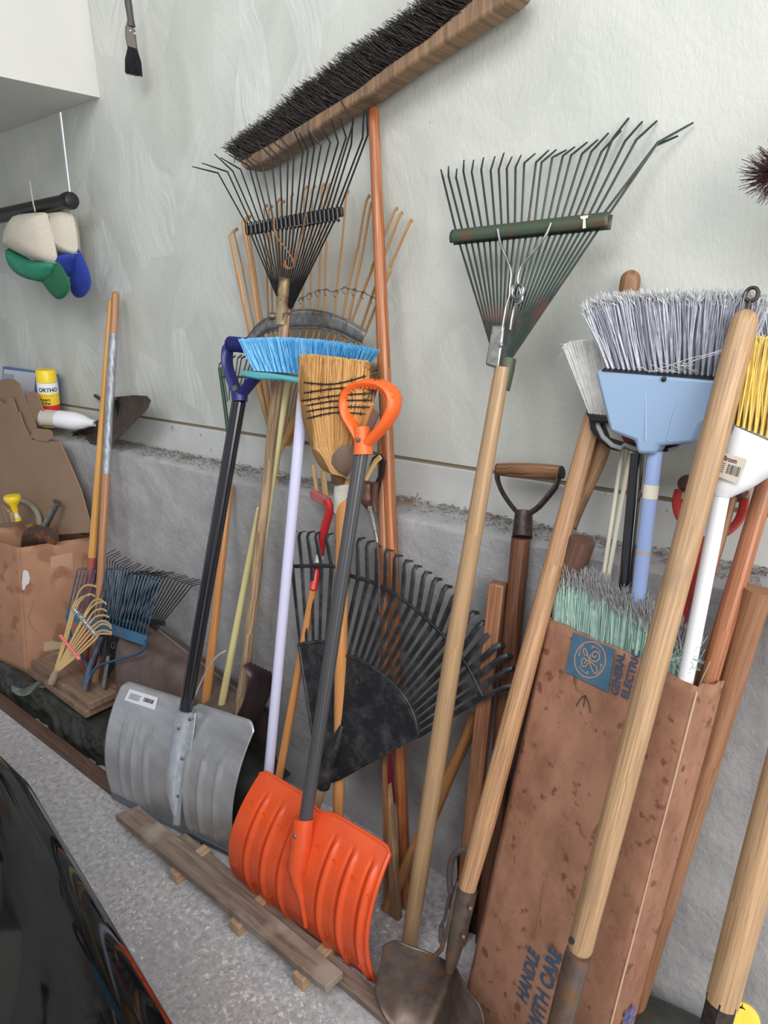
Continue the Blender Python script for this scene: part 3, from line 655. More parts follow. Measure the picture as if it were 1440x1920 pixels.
# ---- powder blue angle broom
def angle_broom(): pass
A = P(1247, 690, 0.165); B = P(1197, 1120, 0.200); ax = (B-A).normalized(); Bt = B+ax*0.52
pb = Pl(A, B)
th = thing('broom', 'angle broom with powder blue head, long grey bristles and blue pole standing in the carton', 'broom', Bt)
obj('pole', MB().tube([at_y(A, B, 845), Bt], pxr(B, 26), 20), C_bluetb, th)
Rr = MB(); c = at_y(A, B, 1032); Rr.tube([c, c+ax*0.004], pxr(B, 26.6), 20); obj('pole_ring', Rr, mat('peach band', (0.55,0.33,0.25), 0.6), th)
lb = MB(); c0, c1 = at_y(A, B, 908), at_y(A, B, 934); lb.tube([c0, c1], pxr(B, 27), 20, caps=False); lo = obj('pole_label', lb, mat('cream paper', (0.72,0.66,0.52), 0.7), th)
ho = q('Y4', (398,832),(1300,905),(1270,1000),(1200,1130),(1060,1180),(1010,1290),(960,1298),(790,1308),(772,1360),(652,1360),(640,1278),(482,1222),(395,872))
hb = [pb.hit(*x, -0.022) for x in ho]; mb = MB(); mb.prism(hb, pb.n*0.044)
obj('head', mb, C_bluegy, th, bevel=0.006)
mb = MB()
for s_ in ([(652,950),(655,1150),(652,1290)], [(875,980),(830,1130),(790,1290)]):
    mb.tube([pb.hit(*x, 0.0215) for x in q('Y4', *s_)], [0.0006, 0.0016, 0.002], 6)
obj('head_creases', mb, C_bluegy, th)
obj('head_rivet', MB().lathe(pb.hit(*q('Y4', (771,895))[0], 0.022), pb.n, [(0,0.0042),(0.003,0.0035),(0.004,0.001)], 12), K_black, th)
mb = MB(); mb.tube([pb.hit(*x, 0.0) for x in q('Y4', (405,838),(1290,905))], 0.0235, 8, flat=0.2, up=pb.v); obj('head_rim', mb, K_black, th)
bl = [pb.hit(*x, 0.0) for x in q('Y4', (415,835),(1280,900))]; tl = [pb.hit(*x, 0.0) for x in q('Y4', (285,450),(330,400),(460,372),(700,362),(1000,358),(1200,352),(1370,365),(1440,380))]
mb = MB(); bristles(mb, bl, tl, 2500, 0.018, pb.n, 0.00085, jit=0.007, tufts=24, bend=0.003, tipjit=0.006, m=(0,0,2), tipm=1, tipfrac=0.9)
for i in range(16):
    a = pb.hit(*q('Y4', (rnd.uniform(650,1000), 850))[0], 0.02); b = pb.hit(*q('Y4', (rnd.uniform(1150,1330), rnd.uniform(600,700)))[0], 0.05) if i < 3 else a+V((rnd.uniform(-.04,.04), -0.01, rnd.uniform(0,.02)))
    mb.strand(a, b, 0.0006, V((0,-0.006,0.004)), 1)
obj('bristles', mb, [B_grey, mat('frayed grey tip', (0.38,0.38,0.38), 0.7, col2=(0.60,0.61,0.63), scale=(90,90,90)), B_grey2], th)

# ---- small grey broom with its dustpan behind
A = P(1200, 800, 0.115); B = P(1172, 1100, 0.172); ax = (B-A).normalized(); pg = Pl(A, B)
th = thing('dustpan', 'black and grey upright dustpan with black pole, behind the powder blue broom head', 'dustpan', B+ax*0.5)
mb = MB(); mb.tube([at_y(A, B, 850), B+ax*0.5], pxr(B, 25), 18); obj('pole', mb, mat('glossy black tube', (0.006,0.006,0.008), 0.12, coat=1.0), th)
outl = q('Y4', (300,1125),(318,1222),(372,1295),(440,1345),(498,1362),(522,1335),(600,1368),(660,1375),(800,1362),(862,1345),(925,1300),(940,1160),(480,1140),(420,1128))
mb = MB(); mb.prism([pg.hit(*x, -0.02) for x in outl], pg.n*0.016); obj('pan', mb, K_black, th, bevel=0.004)
inl = q('Y4', (335,1145),(355,1215),(395,1275),(460,1325),(500,1335),(520,1312),(600,1340),(612,1365),(500,1160),(430,1150))
for pts_, r_ in ((((345,1150),(350,1200),(380,1265),(440,1320),(495,1338),(520,1315),(600,1350)), 0.0045), (((800,1350),(860,1335),(910,1300)), 0.003), (((352,1150),(480,1165)), 0.0045)):
    mb = MB(); mb.tube([pg.hit(*x, 0.0) for x in q('Y4', *pts_)], r_, 8); obj('pan_rim', mb, mat('grey rubber rim', (0.42,0.42,0.42), 0.5), th)
mb = MB(); mb.prism([pg.hit(*x, 0.0) for x in q('Y4', (490,1240),(590,1275),(640,1310),(520,1300))], pg.n*0.003); obj('red_panel', mb, mat('dark red mesh', (0.16,0.01,0.015), 0.6), th)
mb = MB(); mb.prism([pg.hit(*x, -0.004) for x in q('Y4', (395,1175),(480,1180),(490,1235),(520,1300),(430,1270))], pg.n*0.003); obj('tan_panel', mb, mat('tan inner lining', (0.42,0.36,0.30), 0.7), th)
th2 = thing('broom', 'small lobby broom with fine off-white bristles standing in the black dustpan', 'broom', P(1130, 780, 0.09))
bl = [pg.hit(*x, 0.004) for x in q('Y4', (300,1125),(500,1150))]; tl = [pg.hit(*x, 0.01) for x in q('Y4', (145,690),(200,668),(400,650),(480,660))]
mb = MB(); bristles(mb, bl, tl, 2200, 0.012, pg.n, 0.0011, jit=0.004, tufts=14, bend=0.002)
for i in range(10):
    a = pg.hit(*q('Y4', (160,700))[0], 0.01); mb.strand(a, a+V((rnd.uniform(-.02,0), 0, rnd.uniform(-.02,.01))), 0.0005, V((0,0,.003)))
obj('bristles', mb, mat('off white bristle', (0.72,0.70,0.66), 0.5, col2=(0.84,0.83,0.80), scale=(90,90,90)), th2)
mb = MB(); mb.prism([pg.hit(*x, -0.006) for x in q('Y4', (290,1112),(505,1140),(510,1185),(330,1175))], pg.n*0.02); obj('bristle_block', mb, K_black, th2, bevel=0.003)
for i, (a, b) in enumerate((((497,30),(378,820)), ((548,20),(405,850)))):
    pa, pb_ = q('Y5', a, b); A2 = P(*pa, 0.08); B2 = P(*pb_, 0.155); a2 = (B2-A2).normalized()
    o = obj('cream_rod', MB().tube([A2-a2*0.03, B2+a2*0.6], pxr(B2, 8.5), 12), K_cream)
    tag(o, ['thin cream enamelled rod standing in the carton, the left one of the pair', 'thin cream enamelled rod next to the black pole, the right one of the pair'][i], 'rod', 'cream rods beside the black pole')

# ---- yellow bristled broom with white head
A = P(1362, 880, 0.20); B = P(1288, 1262, 0.262); ax = (B-A).normalized(); pw = Pl(A, B)
th = thing('broom', 'broom with yellow bristles, white plastic head and white pole at the right of the carton', 'broom', B+ax*0.4)
obj('pole', MB().tube([at_y(A, B, 900), B+ax*0.4], pxr(at_y(A,B,1100), 29), 20), C_white, th)
bw = [(1190,1180),(1440,1282),(1640,1370)]
rows = [ # left px, right px (Y4), half thickness
 ((1192,1178),(1700,1400),0.024), ((1165,1330),(1620,1440),0.024), ((1140,1420),(1530,1500),0.023), ((1105,1500),(1440,1520),0.022), ((1078,1575),(1370,1580),0.021), ((1080,1610),(1270,1625),0.017), ((1092,1640),(1205,1655),0.0135)]
mb = MB(); n_ = 28; bb = 0
for l, r_, h in rows:
    a, b = pw.hit(*q('Y4', l)[0]), pw.hit(*q('Y4', r_)[0]); c = (a+b)/2; hu = (b-a)/2
    for k in range(n_):
        t_ = 2*math.pi*k/n_; ct, st = math.cos(t_), math.sin(t_); e_ = 0.75
        mb.v.append(c + hu*(abs(ct)**e_*(1 if ct > 0 else -1)) + pw.n*(h*abs(st)**e_*(1 if st > 0 else -1)))
for j in range(len(rows)-1):
    for k in range(n_): k2 = (k+1) % n_; mb.face((j*n_+k, j*n_+k2, (j+1)*n_+k2, (j+1)*n_+k))
mb.face(list(range(n_))); mb.face([(len(rows)-1)*n_+k for k in range(n_)][::-1])
obj('head', mb, C_white, th, sub=1, angle=80)
bl = [pw.hit(*q('Y4', x)[0]) for x in ((1200,1175),(1440,1270),(1690,1385))]; tl = [pw.hit(*q('Y4', x)[0]) for x in ((1325,700),(1345,650),(1440,650),(1640,700),(1780,760))]
mb = MB(); bristles(mb, bl, tl, 1500, 0.019, pw.n, 0.0011, jit=0.006, tufts=13, bend=0.003); obj('bristles', mb, B_yellow, th)
lab = q('Y4', (1085,1345),(1305,1410),(1240,1568),(1040,1490)); lp = [pw.hit(*x, 0.0265) for x in lab]
obj('label', MB().prism(lp, pw.n*0.0006), mat('beige sticker', (0.55,0.49,0.40), 0.6), th)
lu, lv = (lp[1]-lp[0]), (lp[3]-lp[0]); tm = MB(); text_mesh(tm, 'Angle Broom', lp[0]+lu*0.04+lv*0.30, lu.normalized(), -lv.normalized(), lv.length*0.20, pw.n, 0.0012, 0.66, 0.03)
obj('label_title', tm, mat('maroon print', (0.10,0.015,0.06), 0.7), th)
tm = MB()
for i in range(14):
    wv = rnd.choice([0.008, 0.016]); p = lp[0]+lu*(0.56+0.026*i)+lv*0.40+pw.n*0.001; tm.prism([p, p+lu*wv, p+lu*wv+lv*0.4, p+lv*0.4], pw.n*0.0002)
for i in range(5):
    p = lp[0]+lu*0.22+lv*(0.42+0.09*i)+pw.n*0.001; tm.prism([p, p+lu*0.26, p+lu*0.26+lv*0.025, p+lv*0.025], pw.n*0.0002)
obj('label_print', tm, K_print, th)
# ---- grey bristles of one more broom behind it, at the frame edge
A = P(1445, 680, 0.06)
mb = MB(); bristles(mb, [P(1400, 700, 0.06), P(1500, 720, 0.06)], [P(1375, 585, 0.06), P(1420, 572, 0.06), P(1500, 590, 0.06)], 500, 0.012, V((0,-1,0)), 0.0008, jit=0.006, tufts=8)
th = thing('broom', 'grey bristled broom head behind the yellow broom at the right edge', 'broom', A)
obj('bristles', mb, B_grey, th); obj('head', MB().box(P(1455, 722, 0.06), (0.075,0,-0.01), (0,0.016,0), (0,0,0.02)), K_black, th, bevel=0.004)
obj('pole', MB().tube([P(1468, 735, 0.06), P(1470, 1075, 0.135), foot((1470,1075),(1472,1300),0.22)], 0.011, 12), K_cream, th)

# ---- wooden handled tools of the right side
def hd(th_, name, A, B, w0, w1, m_, seg=18, ends=(0, 0), over=0.0):
    ax_ = (B-A).normalized(); return obj(name, MB().tube([A, lerp(A,B,0.33), lerp(A,B,0.66), B], [w0, w0*0.67+w1*0.33, w0*0.33+w1*0.67, w1], seg, round_end=ends), m_, th_)
A = P(1402, 580, 0.185); B = P(1084, 1790, 0.47); F = foot((1402,580),(1084,1790), 0.60)
th = thing('shovel', 'shovel in front of the carton, pale wooden handle topped by a rusty eye screw', 'shovel', F)
mb = MB(); r0 = pxr(A, 52); r1 = pxr(B, 46)
mb.tube([A, lerp(A,B,.06), lerp(A,B,.3), lerp(A,B,.7), lerp(A,B,.985), B], [r0*0.93, r0, (r0*.7+r1*.3), r1*1.02, r1, r1*0.8], 24, round_end=(1,0)); obj('handle', mb, W_pale2, th)
ax = (A-B).normalized(); pe = Pl(A, B); mb = MB(); c = A+ax*0.021; mb.tube([A-ax*0.01, A+ax*0.011], 0.0028, 10)
mb.tube([c+pe.u*0.0085*math.sin(k*0.349)*1.0-ax*0.0095*math.cos(k*0.349) for k in range(19)], 0.0027, 10); obj('eye_screw', mb, K_iron, th)
h = pe.hit(*q('X4', (525,1276))[0], r1*0.93); obj('rivet_hole', MB().lathe(h, pe.n, [(-0.002,0.0055),(0.0012,0.0052)], 14), K_print, th)
a = at_y(A, F, 1787); S1 = at_y(A, F, 2010); mb = MB()
mb.tube([a, lerp(a,S1,.05), S1, lerp(S1,F,.25)], [r1*1.0, r1*1.05, r1*0.9, r1*0.6], 20); obj('socket', mb, K_rust, th)
obj('socket_rivet', MB().lathe(pe.hit(*q('X4', (558,1450))[0], r1*0.9), (pe.n+pe.u*.4), [(0,0.0045),(0.003,0.003)], 10), K_rust, th)
def spade_blade(c_top, v_, u_, n_, W, Ln, dish, pointed, valley=0.0):
    def fn(a, b):
        x = 2*a-1; wid = W/2*(1.0 if b < 0.55 else (1-((b-0.55)/0.45)**2*(1 if pointed else 0.12)))
        if b < 0.08: wid *= 1.0
        yy = b*Ln - (1-abs(x)**1.5)*0.0 + (0.02*(abs(x)**3))*(1-b)*(1 if pointed else 0)
        off = dish*(x*x-0.35) + valley*math.exp(-(x/0.16)**2)*(1-b)*-1 + 0.02*math.sin(b*math.pi)*-0.6
        return c_top - v_*yy + u_*(x*wid) + n_*off
    return fn
mb = MB(); cb = at_y(A, F, 2030); mb.grid(spade_blade(cb, pe.v, pe.u, pe.n, 0.2, (cb-F).length*0.98, 0.02, True), 24, 16); obj('blade', mb, K_rust, th, solid=0.003)

A = P(1112, 782, 0.080); F = foot((1112,782),(877.6,1660), 0.50)
th = thing('shovel', 'round point shovel, rusty blade and pale ash handle just left of the carton', 'shovel', F)
J = at_y(A, F, 1668); pe = Pl(A, F); r0, r1 = pxr(A, 33), pxr(J, 37)
mb = MB(); mb.tube([P(1120,755,0.075), A, lerp(A,J,.3), lerp(A,J,.85), J+(J-A).normalized()*0.06], [r0*.95, r0, (r0+r1)/2*1.02, r1*1.05, r1*0.8], 22, round_end=(1,0)); obj('handle', mb, W_pale, th)
sk = [pe.hit(*x, o) for x, o in zip(q('X3', (795,1062),(770,1180),(738,1330),(705,1480),(685,1580)), (0,0,0,-0.004,-0.012))]
mb = MB(); mb.tube(sk, [r1*1.08, r1*1.04, r1*0.95, r1*0.75, r1*0.5], 18); obj('socket', mb, K_rust, th)
fl_ = [pe.hit(*x, o) for x, o in zip(q('X3', (738,1020),(705,1150),(670,1330),(630,1450),(580,1500)), (0.012,0.014,0.013,0.008,0.0))]
mb = MB(); mb.tube(fl_, [0.0035,0.004,0.0045,0.005,0.004], 8, flat=0.5, up=pe.n); obj('socket_lip', mb, K_rust, th)
for x in q('X3', (812,1190),(768,1370)): obj('rivet', MB().lathe(pe.hit(*x, r1*0.95), pe.n, [(0,0.0055),(0.003,0.004),(0.0045,0.001)], 12), K_rust, th)
tl_, tr_ = pe.hit(*q('X3', (292,1400))[0]), pe.hit(*q('X3', (1010,1870))[0]); frog = pe.hit(*q('X3', (640,1600))[0])
uu = (pe.hit(*q('X3', (860,1735))[0])-pe.hit(*q('X3', (330,1395))[0])).normalized()
Lb = (frog-F).length; Wb = 0.24
def blade_fn(a, b):
    x = 2*a-1; wd = Wb/2*(1.0 if b < 0.6 else math.sqrt(max(0.0, 1-((b-0.6)/0.4)**2))*0.98+0.02)
    ax_ = abs(x); shoulder = 0.030*math.exp(-(ax_/0.22)**2) + 0.045*max(0, ax_-0.72)**2*8 if b < 0.999 else 0
    yy = b*(Lb+0.025)-0.028 + shoulder*(1-b)
    off = 0.040*(ax_**1.6) - 0.045*math.exp(-(ax_/0.22)**2)*(1-b)**0.6 - 0.012*math.sin(math.pi*b)
    off += 0.010*math.exp(-((ax_-0.62)/0.25)**2)
    return frog - pe.v*yy + pe.u*(x*wd) + pe.n*(off+0.004)
obj('blade', MB().grid(blade_fn, 48, 36), K_rust, th, solid=0.003, angle=60)

A = P(1402, 1693, 0.44); F = foot((1402,1693),(1355,1874), 0.60); ax = (A-F).normalized()
th = thing('shovel', 'thick pale ribbed wooden handle rising in the bottom right corner from a dark iron ferrule', 'shovel', F)
J = at_y(A, F, 1878); mb = MB(); r0, r1 = pxr(A, 62), pxr(J, 57); mb.tube([J, A, A+ax*0.65], [r1, r0, r0], 24, round_end=(0,1)); obj('handle', mb, W_pale2, th)
mb = MB(); mb.tube([at_y(A, F, 1868), lerp(J, F, 0.3), lerp(J, F, 0.8)], [r1*1.03, r1*0.98, r1*0.55], 6); obj('ferrule', mb, K_iron, th)
pe2 = Pl(A, F); mb = MB(); mb.grid(spade_blade(lerp(J,F,.45), pe2.v, pe2.u, pe2.n, 0.18, (lerp(J,F,.45)-F).length*0.98, 0.015, True), 20, 12); obj('blade', mb, K_iron, th, solid=0.003)

A, F = P(1434, 915, 0.125), None
B = P(1332, 1262, 0.212); ax = (B-A).normalized()
th = thing('tool_handle', 'glossy reddish brown wooden handle standing in the right corner of the carton', 'tool handle', B+ax*0.2)
hd(th, 'shaft', A-ax*0.15, B+ax*0.12, pxr(A, 33), pxr(B, 36), W_orange2 if 'W_orange2' in globals() else wood('reddish handle', (0.42,0.17,0.08),(0.24,0.085,0.04),0.33), ends=(1,0))
mb = MB()
for k in range(3): c = P(1440, 917+4*k, 0.09); mb.tube([c+V((-0.014,0,0.001)), c+V((0,-0.016,0)), c+V((0.014,0,0.001))], 0.0012, 6)
obj('wire_wrap', mb, K_steel, th)
A, F = pole((1422,1105), 0.165, (1310,1480), 0.235)
th = thing('tool_handle', 'thick brown wooden handle with flat sawn top, standing between carton and concrete wall', 'tool handle', F)
hd(th, 'shaft', A, F, pxr(A, 52), pxr(at_y(A,F,1450), 44), wood('mid brown handle', (0.31,0.15,0.075),(0.19,0.085,0.04),0.5))
# curved handle with round head
cv = [P(*x, d_) for x, d_ in ((( 1186,506),0.030),((1180,540),0.032),((1168,640),0.04),((1148,760),0.055),((1124,850),0.07),((1094,918),0.092),((1066,985),0.118),((1052,1060),0.138))]
Fz = foot((1052,1060),(1035,1400), 0.20); cv.append(Fz)
th = thing('axe_handle', 'curved brown wooden handle whose rounded top shows above the grey bristles', 'handle', Fz)
cs = smooth(cv, 4); w_ = [0.0175+0.002*math.exp(-(i/4.0)) for i in range(len(cs))]; w_[0] = 0.018
obj('shaft', MB().tube(cs, w_, 18, flat=0.8, round_end=(1,0)), W_brown2 if 'W_brown2' in globals() else wood('oiled brown', (0.30,0.155,0.07),(0.15,0.07,0.03),0.45,dirt=(0.08,0.04,0.02),amt=0.6), th)
# short thick stub
A, F = pole((1093,1012), 0.150, (1078,1130), 0.20)
th = thing('tool_handle', 'thick dark brown wooden handle end just above the mint bristles, at ledge height', 'tool handle', F)
hd(th, 'shaft', A, F, pxr(A, 48), pxr(A, 42), W_dark if False else wood('dull brown end', (0.16,0.085,0.06),(0.10,0.05,0.035),0.6), seg=14)
# D handled spade, wood grip and steel fork
A = P(977, 1008, 0.135); F = foot((977,1008),(955,1250), 0.24)
th = thing('spade', 'old spade with wooden D-grip on dark steel fork, beside the square post', 'spade', F)
hd(th, 'shaft', A, F, pxr(A, 36), pxr(at_y(A,F,1300), 38), W_dark)
pd = Pl(P(990, 880, 0.06), A)
mb = MB(); mb.tube([pd.hit(982, 960), pd.hit(979, 1008)], [pxr(A, 33), pxr(A, 38)], 18)
obj('ferrule', mb, K_iron, th)
for pts in (q('Y3', (1060,200),(1010,140),(965,70),(938,0),(935,-45)), q('Y3', (1130,200),(1180,165),(1240,100),(1290,30),(1310,-60))):
    mb = MB(); mb.tube(smooth([pd.hit(*x) for x in pts], 4), 0.0045, 10, flat=1.9, up=pd.n); obj('fork_arm', mb, K_iron, th)
mb = MB(); g0, g1 = pd.hit(936, 880), pd.hit(1052, 886); mb.tube([g0, lerp(g0,g1,.2), lerp(g0,g1,.5), lerp(g0,g1,.8), g1], [0.0135,0.0155,0.0165,0.0155,0.0135], 20, round_end=(0,0)); obj('grip', mb, wood('grip oak', (0.33,0.17,0.08),(0.10,0.045,0.02),0.45,200), th)
for c in (g0, g1): obj('grip_cap', MB().lathe(c-pd.u*0.003, pd.u, [(0,0.013),(0.006,0.013)], 16), K_iron, th)
fr_ = Pl(A, F); mb = MB(); mb.grid(spade_blade(lerp(A,F,0.80), fr_.v, fr_.u, fr_.n, 0.17, (lerp(A,F,0.80)-F).length*0.98, 0.012, False), 16, 10); obj('blade', mb, K_iron, th, solid=0.003)
mb = MB(); mb.plank(P(985, 1240, 0.15), foot((985,1240),(925,1650), 0.22), V((0.030,0.0,0.004)), V((0,0.008,0.003))); o = obj('shade_board', mb, wood('shade dark wood', (0.055,0.03,0.022),(0.025,0.014,0.011),0.7,80)); tag(o, 'dark board added to give the deep shade just left of the carton', 'board')  # near-black plank added to stand in for the shade between post and carton
# square post, slanting stick, iron hook
A, F = pole((934,1092), 0.165, (890,1500), 0.27); ax = (F-A).normalized(); h = pxr(A, 30)
uu = V((1,0.25,0)).normalized(); uu = (uu-ax*uu.dot(ax)).normalized()
o = obj('wooden_post', MB().plank(A, F, uu*h, ax.cross(uu)*h), W_brown, bevel=0.004); tag(o, 'square edged brown wooden post with a blunt top, left of the D-grip spade', 'post')
o = obj('axe_handle', MB().tube(smooth([P(892,1335,0.155)]+[P(*x, d_) for x, d_ in zip(q('X3', (815,50),(755,190),(680,350),(625,490),(560,640),(470,800)), (0.17,0.18,0.20,0.22,0.24,0.27))]+[foot((825,1497),(775,1600),0.31)]), 0.0135, 14, flat=1.3, round_end=(1,1)), W_amber2 if 'W_amber2' in globals() else wood('honey stick', (0.45,0.22,0.08),(0.28,0.12,0.04),0.45)); tag(o, 'slanting honey coloured axe handle low behind the green rake pole', 'handle')
mb = MB(); hk = [P(*x, 0.30) for x in q('X3', (790,815),(745,825),(705,860),(690,920),(683,1000),(690,1080))]; mb.tube(smooth(hk, 4), pxr(hk[0], 13), 10)
mb.tube([P(*x, 0.29) for x in q('X3', (690,1080),(670,1160),(655,1250),(630,1300))], pxr(hk[0], 7), 8)
mb.tube([P(*q('X3', (632,1300))[0], 0.29), foot(q('X3',(670,1160))[0], q('X3',(655,1250))[0], 0.30)], 0.006, 8)
o = obj('iron_hook', mb, mat('grey forged bar', (0.20,0.18,0.17), 0.5, 0.5)); tag(o, 'bent grey iron bar ending in a hook beside the shovel socket', 'hook')
# red D handled fork
A = P(*q('Y5', (1000,530))[0], 0.135); F = foot(q('Y5',(1040,430))[0], q('Y5',(890,1050))[0], 0.20)
th = thing('garden_fork', 'garden fork with red metal D-grip and dark wooden crossbar behind the white broom', 'garden fork', F)
pd = Pl(P(*q('Y5', (1080,200))[0], 0.05), P(*q('Y5', (1010,560))[0], 0.12))
g0, g1 = pd.hit(*q('Y5', (862,185))[0]), pd.hit(*q('Y5', (1300,268))[0]); mb = MB(); mb.tube([g0, lerp(g0,g1,.5), g1], [0.0165,0.0175,0.0165], 18, round_end=(1,1)); obj('grip', mb, W_dark, th)
for pts in (q('Y5', (866,235),(850,310),(870,400),(925,480),(1000,545)), q('Y5', (1290,245),(1282,340),(1245,440),(1165,510),(1060,560))):
    mb = MB(); mb.tube(smooth([pd.hit(*x) for x in pts], 4), 0.0036, 12, flat=2.1, up=pd.u); obj('fork_arm', mb, K_red, th)
c = pd.hit(*q('Y5', (1292,275))[0], 0.012); obj('rivet', MB().lathe(c, pd.n, [(0,0.005),(0.002,0.004)], 12), K_steel, th)
S = pd.hit(*q('Y5', (1015,540))[0]); mb = MB(); mb.tube([S, lerp(S,F,.22)], [0.012, 0.0155], 14); obj('socket', mb, K_red, th)
hd(th, 'shaft', lerp(S,F,.2), F, 0.0165, 0.018, W_brown)
A = P(*q('Y5', (1218,270))[0], 0.125); 
o = obj('tool_handle', MB().tube([A, P(*q('Y5', (1140,560))[0], 0.155), P(*q('Y5', (1010,1000))[0], 0.20), foot(q('Y5', (1140,560))[0], q('Y5', (1010,1000))[0], 0.27)], pxr(A, 15), 14, round_end=(1,0)), W_brown); tag(o, 'light brown handle just behind the white broom pole, inside the red grip', 'tool handle')
# added black bag, yellow and blue bits on the floor at the right
mb = MB(); c = V((-0.12,-0.24,0)); pts = [c+V((0.26*math.cos(a)*(1+.15*math.sin(3*a)), 0.10*math.sin(a), 0.002)) for a in [k*math.pi/12 for k in range(24)]]
mb.pillow(pts, V((0,0,1)), 0.085, 0.0); o = obj('dark_lump', mb, K_tarp, angle=80); tag(o, 'low black bag on the floor in the dark behind the carton', 'lump')  # black mound added to fill the dark floor area behind the carton
c = P(1390, 1912, 0.36); o = obj('yellow_lid', MB().lathe(c, V((0.25,-0.8,0.5)), [(-0.01,0.024),(0,0.027),(0.006,0.026),(0.007,0.018),(0.004,0.014)], 24), mat('yellow plastic', (0.75,0.55,0.05), 0.35)); tag(o, 'round yellow plastic lid peeking out beside the iron ferrule', 'lid')
# dark brush high at the right edge
c = P(1452, 325, 0.13); th = thing('brush', 'dark maroon bristle brush poking into the frame high at the right', 'brush', c)
mb = MB()
for i in range(3200):
    x_ = rnd.random()**1.3*0.34; v_ = V((rnd.gauss(0,1)*(1.0 if x_ < 0.03 else 0.25) - (0.5 if x_ < 0.02 else 0), rnd.gauss(0,1)*0.6, rnd.gauss(0,1))).normalized(); e_ = c+V((x_, 0, x_*0.25)); mb.strand(e_+v_*0.008, e_+v_*rnd.uniform(0.030,0.050), 0.0006, V((rnd.uniform(-.003,.003),0,rnd.uniform(-.004,.002))))
obj('bristles', mb, mat('maroon hair', (0.05,0.018,0.02), 0.7), th); obj('handle', MB().tube([c, c+V((0.5,0.0,0.125))], 0.010, 12, round_end=(1,1)), W_dark, th)

# ================================================================== GREEN METAL FAN RAKE
def brace_rake(label, group, zone, tips, knees, barL, barR, barw, bot, polepx, top_d, foot_d, mt, mbar, wire_paths, sleeve, curl, tw, dtips):
    pass
A = P(937, 718, 0.165); F = foot((937,718),(768,1766), 0.37); pf = Pl(A, F)
th = thing('fan_rake', 'green metal fan rake with long tan pole, tines bent at the tips, against bare wall', 'rake', F)
bow = [at_y(A, F, y)+pf.u*b_ for y, b_ in ((718,0),(1000,-0.004),(1212,-0.007),(1450,-0.005),(1766,0))]
obj('pole', MB().tube([bow[0]+(A-F).normalized()*0.03]+bow[:-1]+[F], [pxr(A,27)]+[pxr(b_, w_) for b_, w_ in zip(bow, (30,33,35,36,30))], 20), W_tan, th)
tips = [(60,378),(92,365),(127,375),(157,338),(198,338),(240,328),(288,323),(326,308),(360,324),(398,318),(458,310),(515,296),(547,294),(590,295),(625,282),(678,262),(722,252),(767,224),(820,214),(853,160),(910,175),(972,172),(1060,236),(1125,180)]
knees= [(68,410),(92,405),(124,412),(155,388),(190,388),(230,378),(270,382),(304,378),(338,372),(375,368),(412,350),(462,347),(485,347),(530,327),(575,320),(610,317),(655,312),(695,302),(738,302),(785,247),(838,257),(885,252),(965,277),(975,264)]
n_ = len(tips)
# head plane: tips touch the wall, so the head tilts back from the pole
hp = Pl(P(1010, 330, 0.045), P(940, 690, 0.15))
for i in range(n_):
    t_ = i/(n_-1); top = hp.hit(*q('Z3', tips[i])[0], -0.018); kn = hp.hit(*q('Z3', knees[i])[0])
    t2 = t_; cx = (128+t2*(752-128), 655-65*t2); c = hp.hit(*q('Z3', cx)[0], -0.002 if i % 2 else 0.001); b_ = hp.hit(*q('Z3', (292+t2*54, 1188+10*math.sin(t2*3)))[0], -0.004)
    kk = lerp(kn, c, 0.05); s_ = [top, lerp(top, kn, .7), kn, lerp(kn, c, .12), lerp(kn,c,.55), c, lerp(c, b_, .5), b_]
    mb = MB(); mb.tube(s_, [0.0018]+[0.0024]*7, 6, flat=0.55, up=hp.n); obj('tine', mb, K_green, th)
mb = MB(); a, b_ = hp.hit(*q('Z3', (106,662))[0], 0.006), hp.hit(*q('Z3', (772,590))[0], 0.006)
hh = (hp.hit(*q('Z3', (106,688))[0])-hp.hit(*q('Z3', (106,636))[0])).length/2
ex = (b_-a).normalized(); ey = ex.cross(hp.n).normalized()
mb.grid(lambda u_, v_: a+(b_-a)*u_+ey*(hh*(2*v_-1))+hp.n*(0.006*(1-(2*v_-1)**2)+0.002), 40, 8); mb.grid(lambda u_, v_: a+(b_-a)*u_-ey*(hh)*(2*v_-1)-hp.n*0.010, 40, 2)
obj('crossbar', mb, K_gbar, th, solid=0.002)
pm = MB(); pp = [hp.hit(*x, 0.0168) for x in q('Z3', (648,575),(682,570),(680,582),(670,586),(672,625),(658,627),(660,588),(650,586))]; pm.prism(pp, hp.n*0.0004); obj('paint_drip', pm, mat('cream paint', (0.62,0.60,0.46), 0.5), th)
for pts in (q('Z3', (300,630),(312,690),(340,760),(357,810),(352,870),(350,910),(335,960),(318,1060)), q('Z3', (525,603),(500,660),(440,740),(398,790),(385,850),(400,915),(378,930),(360,890),(372,865),(400,880),(402,930),(370,960),(352,1055))):
    mb = MB(); mb.tube(smooth([hp.hit(*x, 0.016) for x in pts], 5), 0.0027, 8); obj('spring_wire', mb, K_steel, th)
mb = MB()
for k in range(3):
    c = hp.hit(*q('Z3', (372+6*k, 892))[0], 0.010+0.005*k); mb.tube([c+(hp.u*math.cos(a_)*0.9+hp.v*math.sin(a_))*0.0125 for a_ in [j*math.pi/10 for j in range(21)]], 0.0022, 6)
obj('spring_coil', mb, K_steel, th)
mb = MB(); mb.prism([hp.hit(*x, -0.012) for x in q('Z3', (306,1050),(360,1052),(332,1228),(278,1215))], hp.n*0.030); obj('clamp', mb, K_steel, th, bevel=0.003)
obj('clamp_screw', MB().lathe(hp.hit(*q('Z3', (313,1118))[0], 0.0185), hp.n, [(0,0.005),(0.002,0.0045),(0.003,0.001)], 12), K_steel, th)
